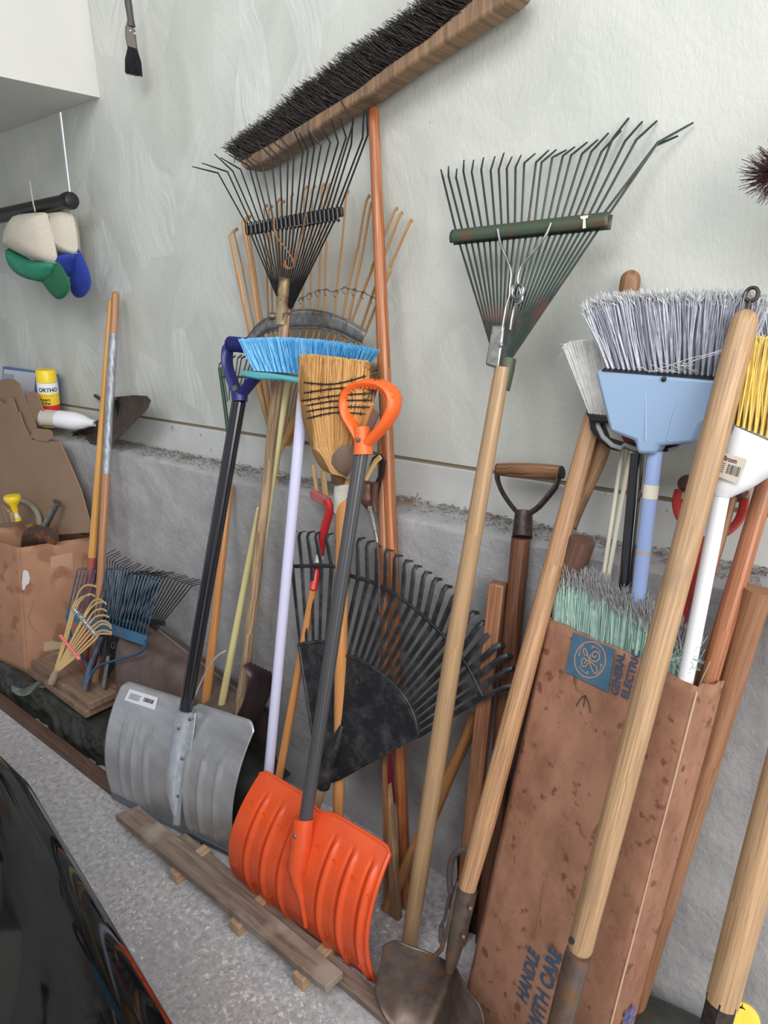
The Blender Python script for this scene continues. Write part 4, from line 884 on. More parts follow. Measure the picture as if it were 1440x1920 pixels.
mb = MB(); mb.tube([hp.hit(*x, -0.002) for x in q('Z3', (346,1175),(335,1230),(318,1305))], [0.0145, 0.0150, 0.0148], 16); obj('ferrule', mb, K_gbar, th)
mb = MB(); mb.tube([hp.hit(*x, 0.012) for x in q('Z3', (308,1212),(306,1250))], [0.010, 0.008], 12); obj('inner_tube', mb, K_gbar, th)

# ================================================================== BLACK SPRING TINE RAKE
A = P(530, 640, 0.135); F = foot((530,640),(450,1345), 0.33)
th = thing('fan_rake', 'black wire fan rake with copper spring and weathered grey brown stick', 'rake', F)
mb = MB(); ax = (F-A); prt = [A+(A-F).normalized()*0.08]+[A+ax*(i/14)+V((math.sin(i*2.1)*0.0015, 0, 0)) for i in range(15)]
obj('stick', MB().tube(prt, [pxr(A, 19)]+[pxr(A+ax*(i/14), 20.5+1.5*math.sin(i*1.3)) for i in range(15)], 12), W_grey, th)
hp = Pl(P(545, 250, 0.13), P(530, 600, 0.13))
tips = [(2,703),(42,688),(95,650),(120,665),(155,652),(200,640),(250,668),(275,600),(303,598),(332,590),(362,575),(430,550),(452,560),(490,548),(500,560),(545,535),(587,500),(625,500),(620,410),(680,490),(725,465),(738,470)]
knees= [(110,730),(150,725),(172,722),(205,715),(240,700),(262,702),(297,697),(335,665),(370,670),(405,650),(430,645),(468,642),(490,637),(516,622),(545,615),(583,602),(617,602),(650,580),(680,520),(672,610),(720,582),(742,568)]
n_ = len(tips)
for i in range(n_):
    t_ = i/(n_-1); top = hp.hit(*q('Z2', tips[i])[0], 0.018); kn = hp.hit(*q('Z2', knees[i])[0])
    c = hp.hit(*q('Z2', (236+t_*382, 958-62*t_))[0]); b_ = hp.hit(*q('Z2', (358+t_*60, 1250+55*t_))[0])
    m1 = lerp(kn, c, 0.18); obj('tine', MB().tube([top, lerp(top,kn,.75), kn, m1, lerp(kn,c,.6), c, lerp(c,b_,.5), b_], [0.0012]+[0.0019]*7, 6), K_wire, th)
mb = MB(); a, b_ = hp.hit(*q('Z2', (228,972))[0]), hp.hit(*q('Z2', (636,893))[0]); ex = (b_-a).normalized(); ey = ex.cross(hp.n).normalized()
mb.plank(a, b_, ey*0.0095, hp.n*0.004)
obj('crossbar', mb, K_black, th, bevel=0.002)
for i in range(n_):
    c = hp.hit(*q('Z2', (236+i/(n_-1)*382, 966-62*i/(n_-1)))[0], 0.003); obj('crossbar_coil', MB().tube([c+ey*0.012, c+ey*0.0115+hp.n*0.004, c-ey*0.0115+hp.n*0.004, c-ey*0.012], 0.0035, 8), K_black, th)
K_copper = mat('copper wire', (0.36,0.19,0.10), 0.35, 0.7)
for pts in (q('Z2', (345,920),(352,990),(390,1040),(420,1085),(428,1120),(405,1135),(386,1112),(402,1090)), q('Z2', (480,898),(470,960),(450,1030),(440,1085),(425,1130),(400,1125),(392,1100))):
    obj('spring_wire', MB().tube(smooth([hp.hit(*x, 0.010) for x in pts], 5), 0.0021, 8), K_copper, th)
mb = MB(); mb.tube([hp.hit(*x, 0.006) for x in q('Z2', (392,1172),(386,1250),(383,1255),(378,1365))], [0.0135,0.0140,0.0150,0.0150], 18); obj('ferrule', mb, K_brass, th)
mb = MB(); mb.prism([hp.hit(*x, -0.010) for x in q('Z2', (350,1350),(412,1362),(420,1318),(405,1310),(404,1345),(356,1335))], hp.n*0.026); obj('bracket', mb, K_steel, th, bevel=0.001)
obj('wing_bolt', MB().lathe(hp.hit(*q('Z2', (372,1336))[0], 0.0), hp.n-hp.u*0.6, [(0,0.007),(0.022,0.009),(0.028,0.006)], 10), K_rust, th)

# ================================================================== BAMBOO RAKE
hp = Pl(P(560, 400, 0.040), P(500, 900, 0.085))
st = hp.hit(503, 921); 
th = thing('bamboo_rake', 'large bamboo fan rake with curved metal band, standing on the ledge against the wall', 'rake', V((st.x, st.y, ZL)))
tips = [(160,990),(178,975),(215,930),(232,925),(305,878),(325,880),(358,850),(375,860),(417,828),(473,800),(508,796),(548,788),(572,790),(652,820),(738,836),(757,852),(852,890),(876,905),(916,938)]
hook = [(190,963),(194,968),(252,908),(248,915),(320,868),(340,872),(380,842),(392,852),(428,820),(486,790),(521,787),(560,780),(585,782),(662,810),(752,830),(772,845),(868,882),(890,900),(930,933)]
base = [(243,1405),(262,1380),(283,1365),(297,1352),(322,1340),(340,1335),(365,1330),(385,1328),(430,1320),(468,1316),(500,1318),(535,1320),(560,1325),(600,1338),(632,1350),(660,1365),(640,1445),(712,1390),(732,1402)]
n_ = len(tips)
for i in range(n_):
    a = hp.hit(*q('Z2', tips[i])[0]); h = hp.hit(*q('Z2', hook[i])[0], -0.022); b_ = hp.hit(*q('Z2', base[i])[0]); t_ = i/(n_-1)
    e_ = hp.hit(*q('Z5', (455+t_*110, 1080))[0], -0.004)
    m1 = lerp(a, b_, 0.4)+hp.u*0.004*math.sin(i); pts = [h, lerp(h,a,.5)+hp.v*0.003, a-hp.v*0.004, lerp(a,b_,.12), m1, lerp(a,b_,.42)+hp.u*0.001, lerp(a,b_,.7), b_, lerp(b_,e_,.5)+hp.u*(t_-.5)*0.03, e_]
    obj('tine', MB().tube(pts, [0.0036,0.0046,0.0054,0.0054,0.0055,0.0066,0.0058,0.0060,0.0060,0.0045], 8, flat=0.4, up=hp.n), W_bamboo, th)
band_t = q('Z2', (232,1425),(300,1352),(420,1312),(520,1310),(620,1335),(700,1375),(735,1402)); band_b = q('Z2', (262,1440),(318,1400),(420,1385),(520,1382),(610,1400),(680,1435),(720,1452))
tt = smooth([hp.hit(*x, 0.008) for x in band_t], 6); bb_ = smooth([hp.hit(*x, 0.008) for x in band_b], 6); N_ = len(tt)-1
mb = MB(); mb.grid(lambda u_, v_: lerp(tt[round(u_*N_)], bb_[round(u_*N_)], v_)+hp.n*(0.004*(1-(2*v_-1)**4)), N_, 8); obj('metal_band', mb, K_steel, th, solid=0.002)
mb = MB(); mb.tube(tt, 0.0026, 8); mb2 = MB(); mb2.tube(bb_, 0.0026, 8); obj('band_edge', mb, K_steel, th); obj('band_edge', mb2, K_steel, th)
for x, y in ((285,1385),(325,1370),(450,1350),(507,1335),(545,1350),(585,1345),(615,1365),(650,1375)):
    c = hp.hit(*q('Z2', (x,y))[0], 0.0125); obj('slot', MB().box(c, hp.u*0.0008, hp.v*0.009, hp.n*0.0004), K_print, th)
for x, y in ((648,1445),):
    pass
mb = MB(); mb.tube(smooth([hp.hit(*x, -0.004) for x in q('Z5', (655,640),(612,860),(550,1010),(480,1150),(470,1365))], 4), [0.016]*8+[0.011]*9, 10, flat=0.4, up=hp.n); obj('stem', mb, W_bamboo, th)
mb = MB(); mb.tube(smooth([hp.hit(*x, -0.004) for x in q('Z5', (395,690),(430,860),(452,1010),(462,1150),(475,1290))], 4), 0.0075, 8, flat=0.5, up=hp.n); obj('stem', mb, W_bamboo, th)
c = hp.hit(*q('Z5', (478,1258))[0]); 
mb = MB(); mb.tube([c+hp.u*math.cos(a_)*0.021+hp.n*math.sin(a_)*0.014 for a_ in [k*math.pi/12 for k in range(25)]], 0.0055, 8, flat=0.35, up=hp.v, caps=False); obj('hose_clamp', mb, K_zinc, th)
mb = MB(); lac = q('Z2', (445,1270),(470,1255),(510,1235),(560,1222),(600,1232),(640,1215),(690,1225),(735,1240),(785,1270)); LA = smooth([hp.hit(*x, 0.006) for x in lac], 6); mb.tube(LA, 0.0007, 5)
obj('lacing_wire', mb, K_iron, th)
for i in range(9):
    c = along(LA, (i+.5)/9); obj('lacing_loop', MB().tube([c+(hp.u*math.cos(a_)+hp.v*math.sin(a_)-hp.v*0.6)*0.008 for a_ in [k*math.pi/7 for k in range(12)]], 0.0007, 5), K_iron, th)

# ================================================================== BROOMS OF THE CENTRE
A = P(571, 712, 0.175); F = foot((569,760),(505,1440), 0.36); pb = Pl(A, F)
th = thing('broom', 'push broom with sky blue bristles, teal block and white lavender pole', 'broom', F)
obj('pole', MB().tube([A, F], pxr(lerp(A,F,.5), 20), 18), C_lav, th)
hp = Pl(P(580, 640, 0.20), P(575, 700, 0.205))
mb = MB(); bo = q('Z5', (328,597),(500,612),(700,640),(1000,668),(1010,700),(900,700),(700,680),(600,660),(450,655),(345,637)); mb.prism([hp.hit(*x, -0.022) for x in bo], hp.n*0.045); obj('block', mb, C_teal, th, bevel=0.005)
bl = [hp.hit(*q('Z5', x)[0]) for x in ((350,600),(610,615),(1000,665))]; tl = [hp.hit(*q('Z5', x)[0]) for x in ((280,400),(480,392),(700,405),(900,428),(1090,470))]
mb = MB(); bristles(mb, bl, tl, 3000, 0.022, hp.n, 0.0011, jit=0.003, tufts=22, bend=0.002, m=(0,0,1)); obj('bristles', mb, [B_blue, B_blue2], th)

A = P(641, 940, 0.195); F = foot((641,940),(633,1600), 0.33)
th = thing('corn_broom', 'worn natural corn broom stood upside down, stitched with black cord, orange brown stick', 'broom', F)
hd(th, 'stick', P(644,900,0.19), F, pxr(A, 30)*0.92, 0.0125, W_amber)
mb = MB(); mb.tube([P(643,905,0.197), P(641,922,0.198), P(639,960,0.198)], [0.0185,0.0185,0.0165], 16); obj('taped_neck', mb, mat('dirty white tape', (0.50,0.47,0.40), 0.5, col2=(0.66,0.64,0.6), scale=(30,30,30)), th)
hp = Pl(P(640, 680, 0.235), P(643, 915, 0.205))
ol = q('Z5', (625,505),(700,503),(860,522),(1060,545),(1120,600),(1110,720),(1095,820),(1040,950),(985,1120),(935,1290),(870,1268),(820,1262),(755,1220),(700,1110),(645,930),(615,720))
mb = MB(); mb.pillow([hp.hit(*x) for x in smooth([V((a_, b_, 0)) for a_, b_ in ol]+[V((*ol[0],0))], 4)[:-1] and [(p_.x, p_.y) for p_ in smooth([V((a_, b_, 0)) for a_, b_ in ol]+[V((*ol[0],0))], 4)[:-1]]], hp.n, 0.020, 0.018, rings=8)
obj('core', mb, mat('corn core', (0.30,0.16,0.05), 0.8), th, angle=80)
def edgeL(t_): return along([V((*x,0)) for x in q('Z5', (820,1262),(755,1220),(700,1110),(645,930),(615,720),(625,505))], t_)
mb = MB(); TL_ = [V((*x,0)) for x in q('Z5', (622,505),(700,500),(860,520),(1060,545),(1095,590))]; NK = [V((*x,0)) for x in q('Z5', (830,1262),(930,1290))]
ML_ = [V((*x,0)) for x in q('Z5', (618,800),(1100,820))]; LL_ = [V((*x,0)) for x in q('Z5', (700,1100),(1010,1070))]
for i in range(1700):
    s_ = rnd.random(); side = 0.022*math.sqrt(max(0.03, 1-(2*s_-1)**2)); dep = rnd.uniform(0.75, 1.06)
    def pt(L_, k_, off): p_ = along(L_, min(max(s_+rnd.uniform(-.012,.012), 0), 1)); return hp.hit(p_.x, p_.y+k_, off)
    a = pt(NK, 0, side*dep*0.6); b_ = pt(LL_, 0, side*dep); c = pt(ML_, 0, side*dep); e_ = pt(TL_, rnd.uniform(-3, 6), side*dep*rnd.choice([1,1,0.4,-0.3]))
    k_ = rnd.choice((0,0,0,1)); mb.strand(a, b_, 0.0013, None, k_, 0.0013); mb.strand(b_, c, 0.0013, None, k_, 0.0013); mb.strand(c, e_, 0.0013, V((rnd.uniform(-.003,.003),0,0)), k_, 0.0009)
obj('straw', mb, [B_corn, B_corn2], th)
mb = MB()
for i in range(220):
    a = hp.hit(*q('Z5', (rnd.uniform(1040,1100), rnd.uniform(600,820)))[0], rnd.uniform(-.01,.015)); b_ = hp.hit(*q('Z5', (rnd.uniform(1070,1150), rnd.uniform(540,650)))[0], rnd.uniform(-.015,.02)); mb.strand(a, b_, 0.0009, V((0.003,0,0)))
obj('frayed_side', mb, mat('dark straw', (0.20,0.12,0.06), 0.8), th)
for i, (l, m_, r_) in enumerate(zip(((640,675),(640,745),(630,795),(650,828),(655,865),(660,910)), ((850,685),(850,715),(850,762),(850,795),(850,835),(850,870)), ((1080,625),(1100,700),(1090,745),(1090,790),(1080,835),(1060,880)))):
    pts = []
    L_ = smooth([V((*x,0)) for x in q('Z5', l, m_, r_)], 8)
    for k, p_ in enumerate(L_): s_ = k/(len(L_)-1); pts.append(hp.hit(p_.x, p_.y, 0.0225*math.sqrt(max(0.05, 1-(2*s_-1)**2))+0.002))
    mb = MB(); mb.tube(pts, 0.0016, 6)
    for k in range(7): c = along(pts, (k+.5)/7); mb.tube([c-hp.v*0.004, c+hp.n*0.0015, c+hp.v*0.004], 0.0010, 5)
    obj('cord', mb, K_cord, th)
mb = MB(); mb.pillow([hp.hit(*x, 0.012) for x in q('Z5', (885,1040),(835,1130),(830,1200),(880,1260),(930,1285),(985,1180),(980,1060),(930,1010))], hp.n, 0.014, 0.0); obj('worn_patch', mb, mat('worn grey sheath', (0.30,0.21,0.15), 0.6, col2=(0.20,0.13,0.09), scale=(12,12,12)), th, angle=80)
mb = MB(); mb.tube([hp.hit(*x) for x in q('Z5', (872,1265),(875,1320))], [0.0175, 0.0155], 16); obj('binding', mb, mat('dark binding', (0.10,0.055,0.03), 0.6), th)
mb = MB(); mb.prism([hp.hit(*x, 0.0) for x in q('Z5', (1010,900),(1075,825),(1145,870),(1090,990),(1040,980))], hp.n*0.004)
o = obj('wooden_tag', mb, mat('brown shingle', (0.21,0.13,0.10), 0.7), bevel=0.001); tag(o, 'small brown wooden slab seen through the orange teardrop grip', 'slab')

# other sticks
A, F = P(546, 658, 0.125), foot((546,658),(452,1290), 0.27)
th = thing('broom_stick', 'pale yellow painted stick with green end cap, crossing behind the weathered grey stick', 'stick', F)
hd(th, 'stick', A, F, pxr(A, 15), pxr(A, 15), Yel_pale)
obj('end_cap', MB().lathe(A, (F-A), [(-0.004,0.010),(0.012,0.0105)], 14), mat('green cap', (0.05,0.16,0.07), 0.4), th)
A, F = P(480, 985, 0.150), foot((476,1010),(414,1330), 0.34)
o = obj('broom_stick', MB().tube([P(486,950,0.142), A, F], [0.007, 0.0085, 0.0125], 14, round_end=(1,0)), Yel_stick); tag(o, 'worn yellow and brown stick standing between the orange stick and the grey stick', 'stick')
A, F = P(432, 905, 0.135), foot((432,905),(386,1315), 0.36)
o = obj('broom_stick', MB().tube([A, F], [pxr(A,13), pxr(F,20)], 16, round_end=(1,0)), W_amber); tag(o, 'smooth orange wooden stick just right of the black shovel shaft', 'stick')
# tall handles
A, F = P(700, 197, 0.02), foot((700,197),(762,1706), 0.27)
o = obj('tall_handle', MB().tube([A, lerp(A,F,.3), lerp(A,F,.6), F], [pxr(A,20), pxr(lerp(A,F,.3),25), pxr(lerp(A,F,.6),24), pxr(F,21)], 20, round_end=(1,0)), W_orange); tag(o, 'very tall varnished oak handle whose top reaches the big wall broom', 'handle')
obk = P(*q('Z2', (805,850))[0], 0.04)
A, F = P(716, 800, 0.115), foot((720,860),(728,1500), 0.30)
o = obj('tall_handle', MB().tube([A, F], [pxr(A,18), pxr(F,22)], 18, round_end=(1,0)), wood('rosy handle', (0.36,0.16,0.08),(0.24,0.10,0.05),0.35)); tag(o, 'rosy brown handle running close beside the lower part of the tall oak handle', 'handle')
mb = MB(); pp_ = [P(*x, 0.30) for x in q('X3', (322,380),(345,640),(375,1000),(390,1270),(350,1290),(318,1270))]; mb.prism(pp_, V((0.1,-0.02,0)).normalized().cross(V((0,0,1)))*0.018 if False else V((0,-0.018,0)))
mb.v = [v_ for v_ in mb.v]; o = obj('oar_handle', mb, wood('flat ash blade', (0.34,0.21,0.11),(0.19,0.11,0.055),0.5,120), bevel=0.004); tag(o, 'flat pale wooden blade beside the rosy handle, behind the orange shovel', 'handle')
mb = MB(); mb.prism([P(*x, 0.26) for x in q('X3', (318,200),(345,520),(322,520),(312,300))], V((0,-0.012,0))); o = obj('maroon_strip', mb, mat('maroon paint', (0.12,0.01,0.02), 0.4)); tag(o, 'thin maroon painted strip between the two orange brown handles', 'strip')

# ================================================================== BLACK PLASTIC LEAF RAKE
C0 = P(603, 1475, 0.315); hp = Pl(P(690, 1100, 0.20), C0)
F = foot((611,1478),(592,1530), 0.36)
th = thing('leaf_rake', 'big black plastic leaf rake, head up, right of the orange shovel shaft', 'leaf rake', F)
hd(th, 'pole', C0, F, 0.0135, 0.0135, W_tan)
fan = q('O', (601,1474),(560,1209),(585,1204),(612,1204),(640,1226),(664,1233),(690,1246),(712,1261),(733,1279),(752,1299),(768,1323),(778,1348),(785,1380),(640,1462))
nn = hp.n
def fdish(x, y): # gentle dish of the fan
    return 0.0
mb = MB(); mb.prism([hp.hit(*x, -0.003) for x in fan], nn*0.006); obj('fan', mb, K_fan, th, bevel=0.002)
arc = [V((*x,0)) for x in [(560,1209),(585,1204),(612,1204),(640,1226),(664,1233),(690,1246),(712,1261),(733,1279),(752,1299),(768,1323),(778,1348),(785,1380)]]
obj('fan_ridge', MB().tube([hp.hit(p_.x, p_.y, 0.003) for p_ in smooth(arc, 3)], 0.0045, 8), K_fan, th)
for e0, e1 in (((560,1209),(601,1474)), ((785,1380),(601,1474))): obj('fan_edge', MB().tube([hp.hit(*e0, 0.003), hp.hit(*e1, 0.003)], 0.0035, 8), K_fan, th)
tips = [(544,999),(560,999),(576,999),(591,1000),(611,1003),(630,1006),(651,1008),(671,1011),(688,1017),(707,1023),(724,1031),(741,1041),(760,1051),(777,1061),(796,1073),(815,1085),(834,1099),(852,1115),(868,1130),(884,1148),(902,1167),(919,1185),(934,1209),(947,1229),(956,1254),(954,1287)]
n_ = len(tips)
ringp = [V((*x,0)) for x in [(548,1062),(590,1061),(630,1063),(659,1080),(696,1091),(743,1116),(781,1144),(815,1175),(843,1205),(877,1250),(905,1306)]]
for i, (x, y) in enumerate(tips):
    t_ = i/(n_-1); b_ = along(arc, min(1, 0.01+0.985*t_)); r_ = along(ringp, t_)
    B_ = hp.hit(b_.x, b_.y+1); R_ = hp.hit(r_.x, r_.y); T_ = hp.hit(x, y); hx = 14 if i > 1 else 12
    H_ = hp.hit(x+hx, y-3+ (4 if i > 8 else 0), -0.022)
    d1 = (T_-R_).normalized()
    mb = MB(); mb.tube([B_, lerp(B_,R_,.5), R_, lerp(R_,T_,.6), T_-d1*0.010, T_+(H_-T_)*0.25, H_], [0.0052,0.0060,0.0066,0.0064,0.0062,0.0058,0.0034], 8, flat=0.35, up=nn); obj('tine', mb, K_fan, th)
obj('cross_ring', MB().tube([hp.hit(p_.x, p_.y) for p_ in smooth(ringp, 3)], 0.0050, 8, flat=0.7, up=nn), K_fan, th)
obj('cross_ring_line', MB().tube([hp.hit(p_.x, p_.y, 0.0045) for p_ in smooth(ringp, 3)], 0.0010, 5), K_fan, th)
mb = MB(); mb.tube([hp.hit(*x, o_) for x, o_ in zip(q('X2', (1020,562),(1030,520),(1060,430),(1090,340),(1110,285)), (0.006,0.008,0.009,0.006,0.0))], [0.0185,0.0185,0.0155,0.012,0.007], 16, round_end=(0,1)); obj('socket', mb, K_fan, th)
c = hp.hit(*q('X2', (1182,85))[0], 0.003); mb = MB(); mb.tube([c+(hp.u*math.cos(a_)+hp.v*math.sin(a_))*0.009 for a_ in [k*math.pi/8 for k in range(17)]], 0.003, 8); obj('boss', mb, K_fan, th); 
c0, c1 = hp.hit(*q('X2', (1145,370))[0], 0.003), hp.hit(*q('X2', (1185,435))[0], 0.003); obj('hang_slot', MB().tube([c0, c1], 0.0065, 10, flat=0.15, up=nn, round_end=(1,1)), K_print, th)

# ================================================================== POLE PRUNER, SAW, GREEN RAKE, BITS
F = foot((583,1110),(522,1457), 0.34)
th = thing('pole_pruner', 'pole pruner with red handle and white band on a yellow stick behind the black rake', 'pruner', F)
pts = [P(*x, 0.165) for x in q('Y2', (872,500),(890,560),(870,640),(845,740),(832,830))]; obj('red_arm', MB().tube(smooth(pts, 4), 0.0115, 12, flat=0.8), mat('bright red plastic', (0.55,0.03,0.03), 0.35), th)
J = P(*q('Y2', (832,840))[0], 0.165); K_ = P(*q('Y2', (822,890))[0], 0.18); L_ = P(*q('Y2', (800,960))[0], 0.20); M_ = P(*q('Y2', (790,1045))[0], 0.215)
obj('white_band', MB().tube([J, K_], 0.0105, 14), C_white, th); obj('red_sleeve', MB().tube([K_, M_], 0.0105, 14), mat('bright red plastic', (0,0,0)), th)
obj('stick', MB().tube([M_, F], [0.0095, 0.0115], 14), W_amber, th)
mb = MB(); mb.prism([P(*x, 0.15) for x in q('Y2', (785,455),(800,440),(880,480),(900,520),(870,530),(800,495))], V((0,-0.012,0))); obj('pivot_plate', mb, mat('faded red metal', (0.42,0.12,0.12), 0.5), th, bevel=0.002)
obj('pivot_bolt', MB().lathe(P(*q('Y2', (873,512))[0], 0.165), V((0.2,-1,0.2)), [(0,0.007),(0.004,0.006),(0.006,0.003)], 12), K_steel, th)
o = obj('bamboo_bundle', MB().tube([P(*x, 0.10) for x in q('Y2', (790,290),(820,480),(850,580))], [0.0055,0.006,0.005], 8), W_bamboo2); tag(o, 'pale split bamboo slat behind the neck of the corn broom, left piece', 'bamboo slat', )
o = obj('bamboo_bundle', MB().tube([P(*x, 0.105) for x in q('Y2', (850,330),(865,470),(870,560))], [0.007,0.0075,0.006], 8), W_bamboo2); tag(o, 'pale split bamboo slat behind the neck of the corn broom, right piece', 'bamboo slat')
th = thing('pruning_saw', 'rusty curved pruning saw on a thin steel rod, beside the orange shovel grip', 'saw', P(*q('Y2', (1190,1180))[0], 0.19))
spn = [V((*x,0)) for x in q('Y2', (1128,300),(1150,245),(1195,225),(1225,260),(1215,330),(1195,400),(1180,460))]; inn = [V((*x,0)) for x in q('Y2', (1135,320),(1155,280),(1180,262),(1195,290),(1185,350),(1150,430),(1130,470))]
mb = MB(); NN = 40
mb.grid(lambda u_, v_: (lambda p_: P(p_.x, p_.y, 0.15))(along(spn, u_)*(1-v_)+along(inn, u_)*v_), NN, 3); 
for i in range(32):
    p_ = along(spn, 0.45+0.55*i/32); p2 = along(spn, 0.45+0.55*(i+1)/32); a, b_ = P(p_.x, p_.y, 0.15), P(p2.x, p2.y, 0.15); nrm = (b_-a).cross(V((0,-1,0))).normalized(); k = len(mb.v); mb.v += [a, b_, (a+b_)/2-nrm*0.004*(1)]; mb.face((k, k+1, k+2))
obj('blade', mb, K_iron, th, solid=0.002)
obj('back_strip', MB().tube([P(*x, 0.165) for x in q('Y2', (1195,245),(1165,270),(1130,330),(1105,380))], 0.006, 8, flat=0.4, up=(0,-1,0)), W_bamboo2, th)
mb = MB(); mb.tube(smooth([P(*x, 0.165) for x in q('Y2', (1120,400),(1112,470),(1120,520),(1135,560))], 4), [0.012,0.014,0.015,0.016,0.0175,0.018,0.018,0.017,0.014,0.012,0.010,0.008,0.006], 12); obj('clamp', mb, mat('brown rust', (0.12,0.06,0.045), 0.5, 0.4), th)
mb = MB(); mb.tube(smooth([P(*x, 0.165) for x in q('Y2', (1165,400),(1158,470),(1155,520),(1160,570))], 4), 0.008, 10); obj('clamp', mb, mat('brown rust', (0,0,0)), th)
mb = MB(); mb.tube([P(*x, d_) for x, d_ in zip(q('Y2', (1130,545),(1150,630),(1175,760)), (0.18,0.19,0.20))], [0.006,0.005,0.0035], 8); mb.tube([P(*x, d_) for x, d_ in zip(q('Y2', (1175,760),(1185,900),(1190,1180)), (0.2,0.2,0.21))], 0.0022, 8); obj('rod', mb, K_steel, th)
o = obj('leather_thong', MB().tube(smooth([P(*x, d_) for x, d_ in zip(q('Y3', (225,118),(300,128),(390,138),(430,125),(455,95),(458,80)), (0.07,0.08,0.085,0.085,0.08,0.075))], 4), 0.0035, 8, flat=0.5), mat('orange leather', (0.35,0.15,0.06), 0.5)); tag(o, 'curled strip of orange brown leather lying on the ledge by the tall handles', 'strip')
# small green rake behind the navy grip
th = thing('small_rake', 'small dark green wire rake hanging behind the navy blue grip', 'rake', P(430, 800, 0.07)); hp = Pl(P(440, 680, 0.05), P(430, 960, 0.11))
for i, (tx_, ty_, kx, ky, bx, by) in enumerate(((135,535,105,560,150,800),(160,520,125,550,160,800),(210,505,175,530,170,790),(250,500,225,520,190,790),(285,502,250,520,200,790),(310,510,285,530,215,785),(330,520,310,545,230,780))):
    a, b_, c = (hp.hit(*q('Z5', x)[0], o_) for x, o_ in (((tx_,ty_),0.02),((kx,ky),0),((bx,by),0)))
    obj('tine', MB().tube([a, lerp(a,b_,.6), b_, lerp(b_,c,.1), lerp(b_,c,.6), c], 0.0030, 6, flat=0.5, up=hp.n), mat('dark green plastic', (0.025,0.07,0.04), 0.4), th)
obj('crossbar', MB().tube([hp.hit(*q('Z5', x)[0], .002) for x in ((118,640),(320,640))], 0.003, 6), mat('dark green plastic', (0,0,0)), th)
obj('shaft', MB().tube([hp.hit(*q('Z5', x)[0]) for x in ((110,580),(140,800),(165,1000))], 0.0055, 10), mat('dark green plastic', (0,0,0)), th)

# ================================================================== WALL BROOM AND PAINT BRUSH
hp = Pl(P(600, 0, 0.05), P(600, 300, 0.05))
c0, c1 = hp.hit(*q('Z2', (300,706))[0]), hp.hit(*q('Z2', (1410,15))[0]); ex = (c1-c0).normalized(); ey = V((0,-1,0)).cross(ex); ey = ey if ey.z > 0 else -ey
th = thing('push_broom', 'wide old push broom hung on the wall, dark bristles up, worn wooden block', 'push broom', c0)
up_e = q('Z2', (272,690),(290,680),(420,610),(600,500),(760,405),(900,300),(1060,195),(1290,0),(1380,-60),(1435,-20),(1432,10)); lo_e = q('Z2', (1400,42),(1200,170),(1000,300),(860,395),(810,435),(790,440),(720,480),(560,590),(345,715),(300,727),(282,712))
mb = MB(); mb.prism([hp.hit(*x, -0.028) for x in up_e+lo_e], V((0,-0.056,0))); obj('block', mb, W_block, th, bevel=0.006)
bl = [hp.hit(*q('Z2', x)[0]) for x in ((285,690),(420,612),(600,502),(760,408),(900,302),(1060,197),(1300,0),(1400,-60))]
tl = [hp.hit(*q('Z2', x)[0]) for x in ((182,640),(232,590),(335,522),(465,410),(590,322),(700,232),(830,152),(960,62),(1060,-10),(1220,-110))]
mb = MB(); bristles(mb, bl, tl, 9500, 0.028, V((0,-1,0)), 0.00085, jit=0.013, tufts=58, bend=0.012, tipjit=0.010)
for i in range(60):
    s_ = rnd.random(); a = along(tl, s_); mb.strand(a+V((0,-.01,-.03)), a+V((rnd.uniform(-.01,.02), rnd.uniform(-.04,0), rnd.uniform(-.01,.015))), 0.0006, V((0.003,0,0)))
obj('bristles', mb, B_dark, th)
mb = MB(); k_ = [lerp(along(bl, i/30), along(tl, i/30), 0.72) for i in range(31)]; mb.prism([along(bl, i/30)+V((0,0.016,0)) for i in range(31)]+[p_+V((0,0.016,0)) for p_ in k_[::-1]], V((0,-0.034,0))); obj('bristle_core', mb, B_dark, th)
hp = Pl(P(240, -40, 0.05), P(250, 60, 0.05), side=(0.75,-0.66,0))
th = thing('paint_brush', 'old black paint brush hanging bristles down near the top left corner', 'paint brush', P(240, 50, 0.05))
mb = MB(); mb.tube([hp.hit(*q('Z1', x)[0]) for x in ((690,-300),(712,-60),(722,20),(735,110),(737,150))], [0.006,0.0075,0.0095,0.0085,0.012], 12, flat=0.7, up=hp.n, round_end=(1,0)); obj('handle', mb, mat('black painted wood', (0.055,0.05,0.048), 0.5), th)
mb = MB(); mb.prism([hp.hit(*x, -0.006) for x in q('Z1', (708,152),(720,148),(750,160),(762,175),(766,210),(775,285),(718,268),(708,210))], hp.n*0.012); obj('ferrule', mb, mat('dirty ferrule', (0.10,0.085,0.07), 0.5, 0.4), th, bevel=0.002)
mb = MB(); bristles(mb, [hp.hit(*q('Z1', x)[0]) for x in ((720,265),(773,282))], [hp.hit(*q('Z1', x)[0]) for x in ((708,398),(750,412),(798,418))], 700, 0.006, hp.n, 0.0008, jit=0.004, bend=0.003, tipjit=0.006); obj('bristles', mb, mat('stiff black bristle', (0.02,0.02,0.025), 0.6), th)
for x in ((732,172),(758,188)): obj('nail', MB().lathe(hp.hit(*q('Z1', x)[0], 0.006), hp.n, [(0,0.002),(0.001,0.002)], 8), K_steel, th)

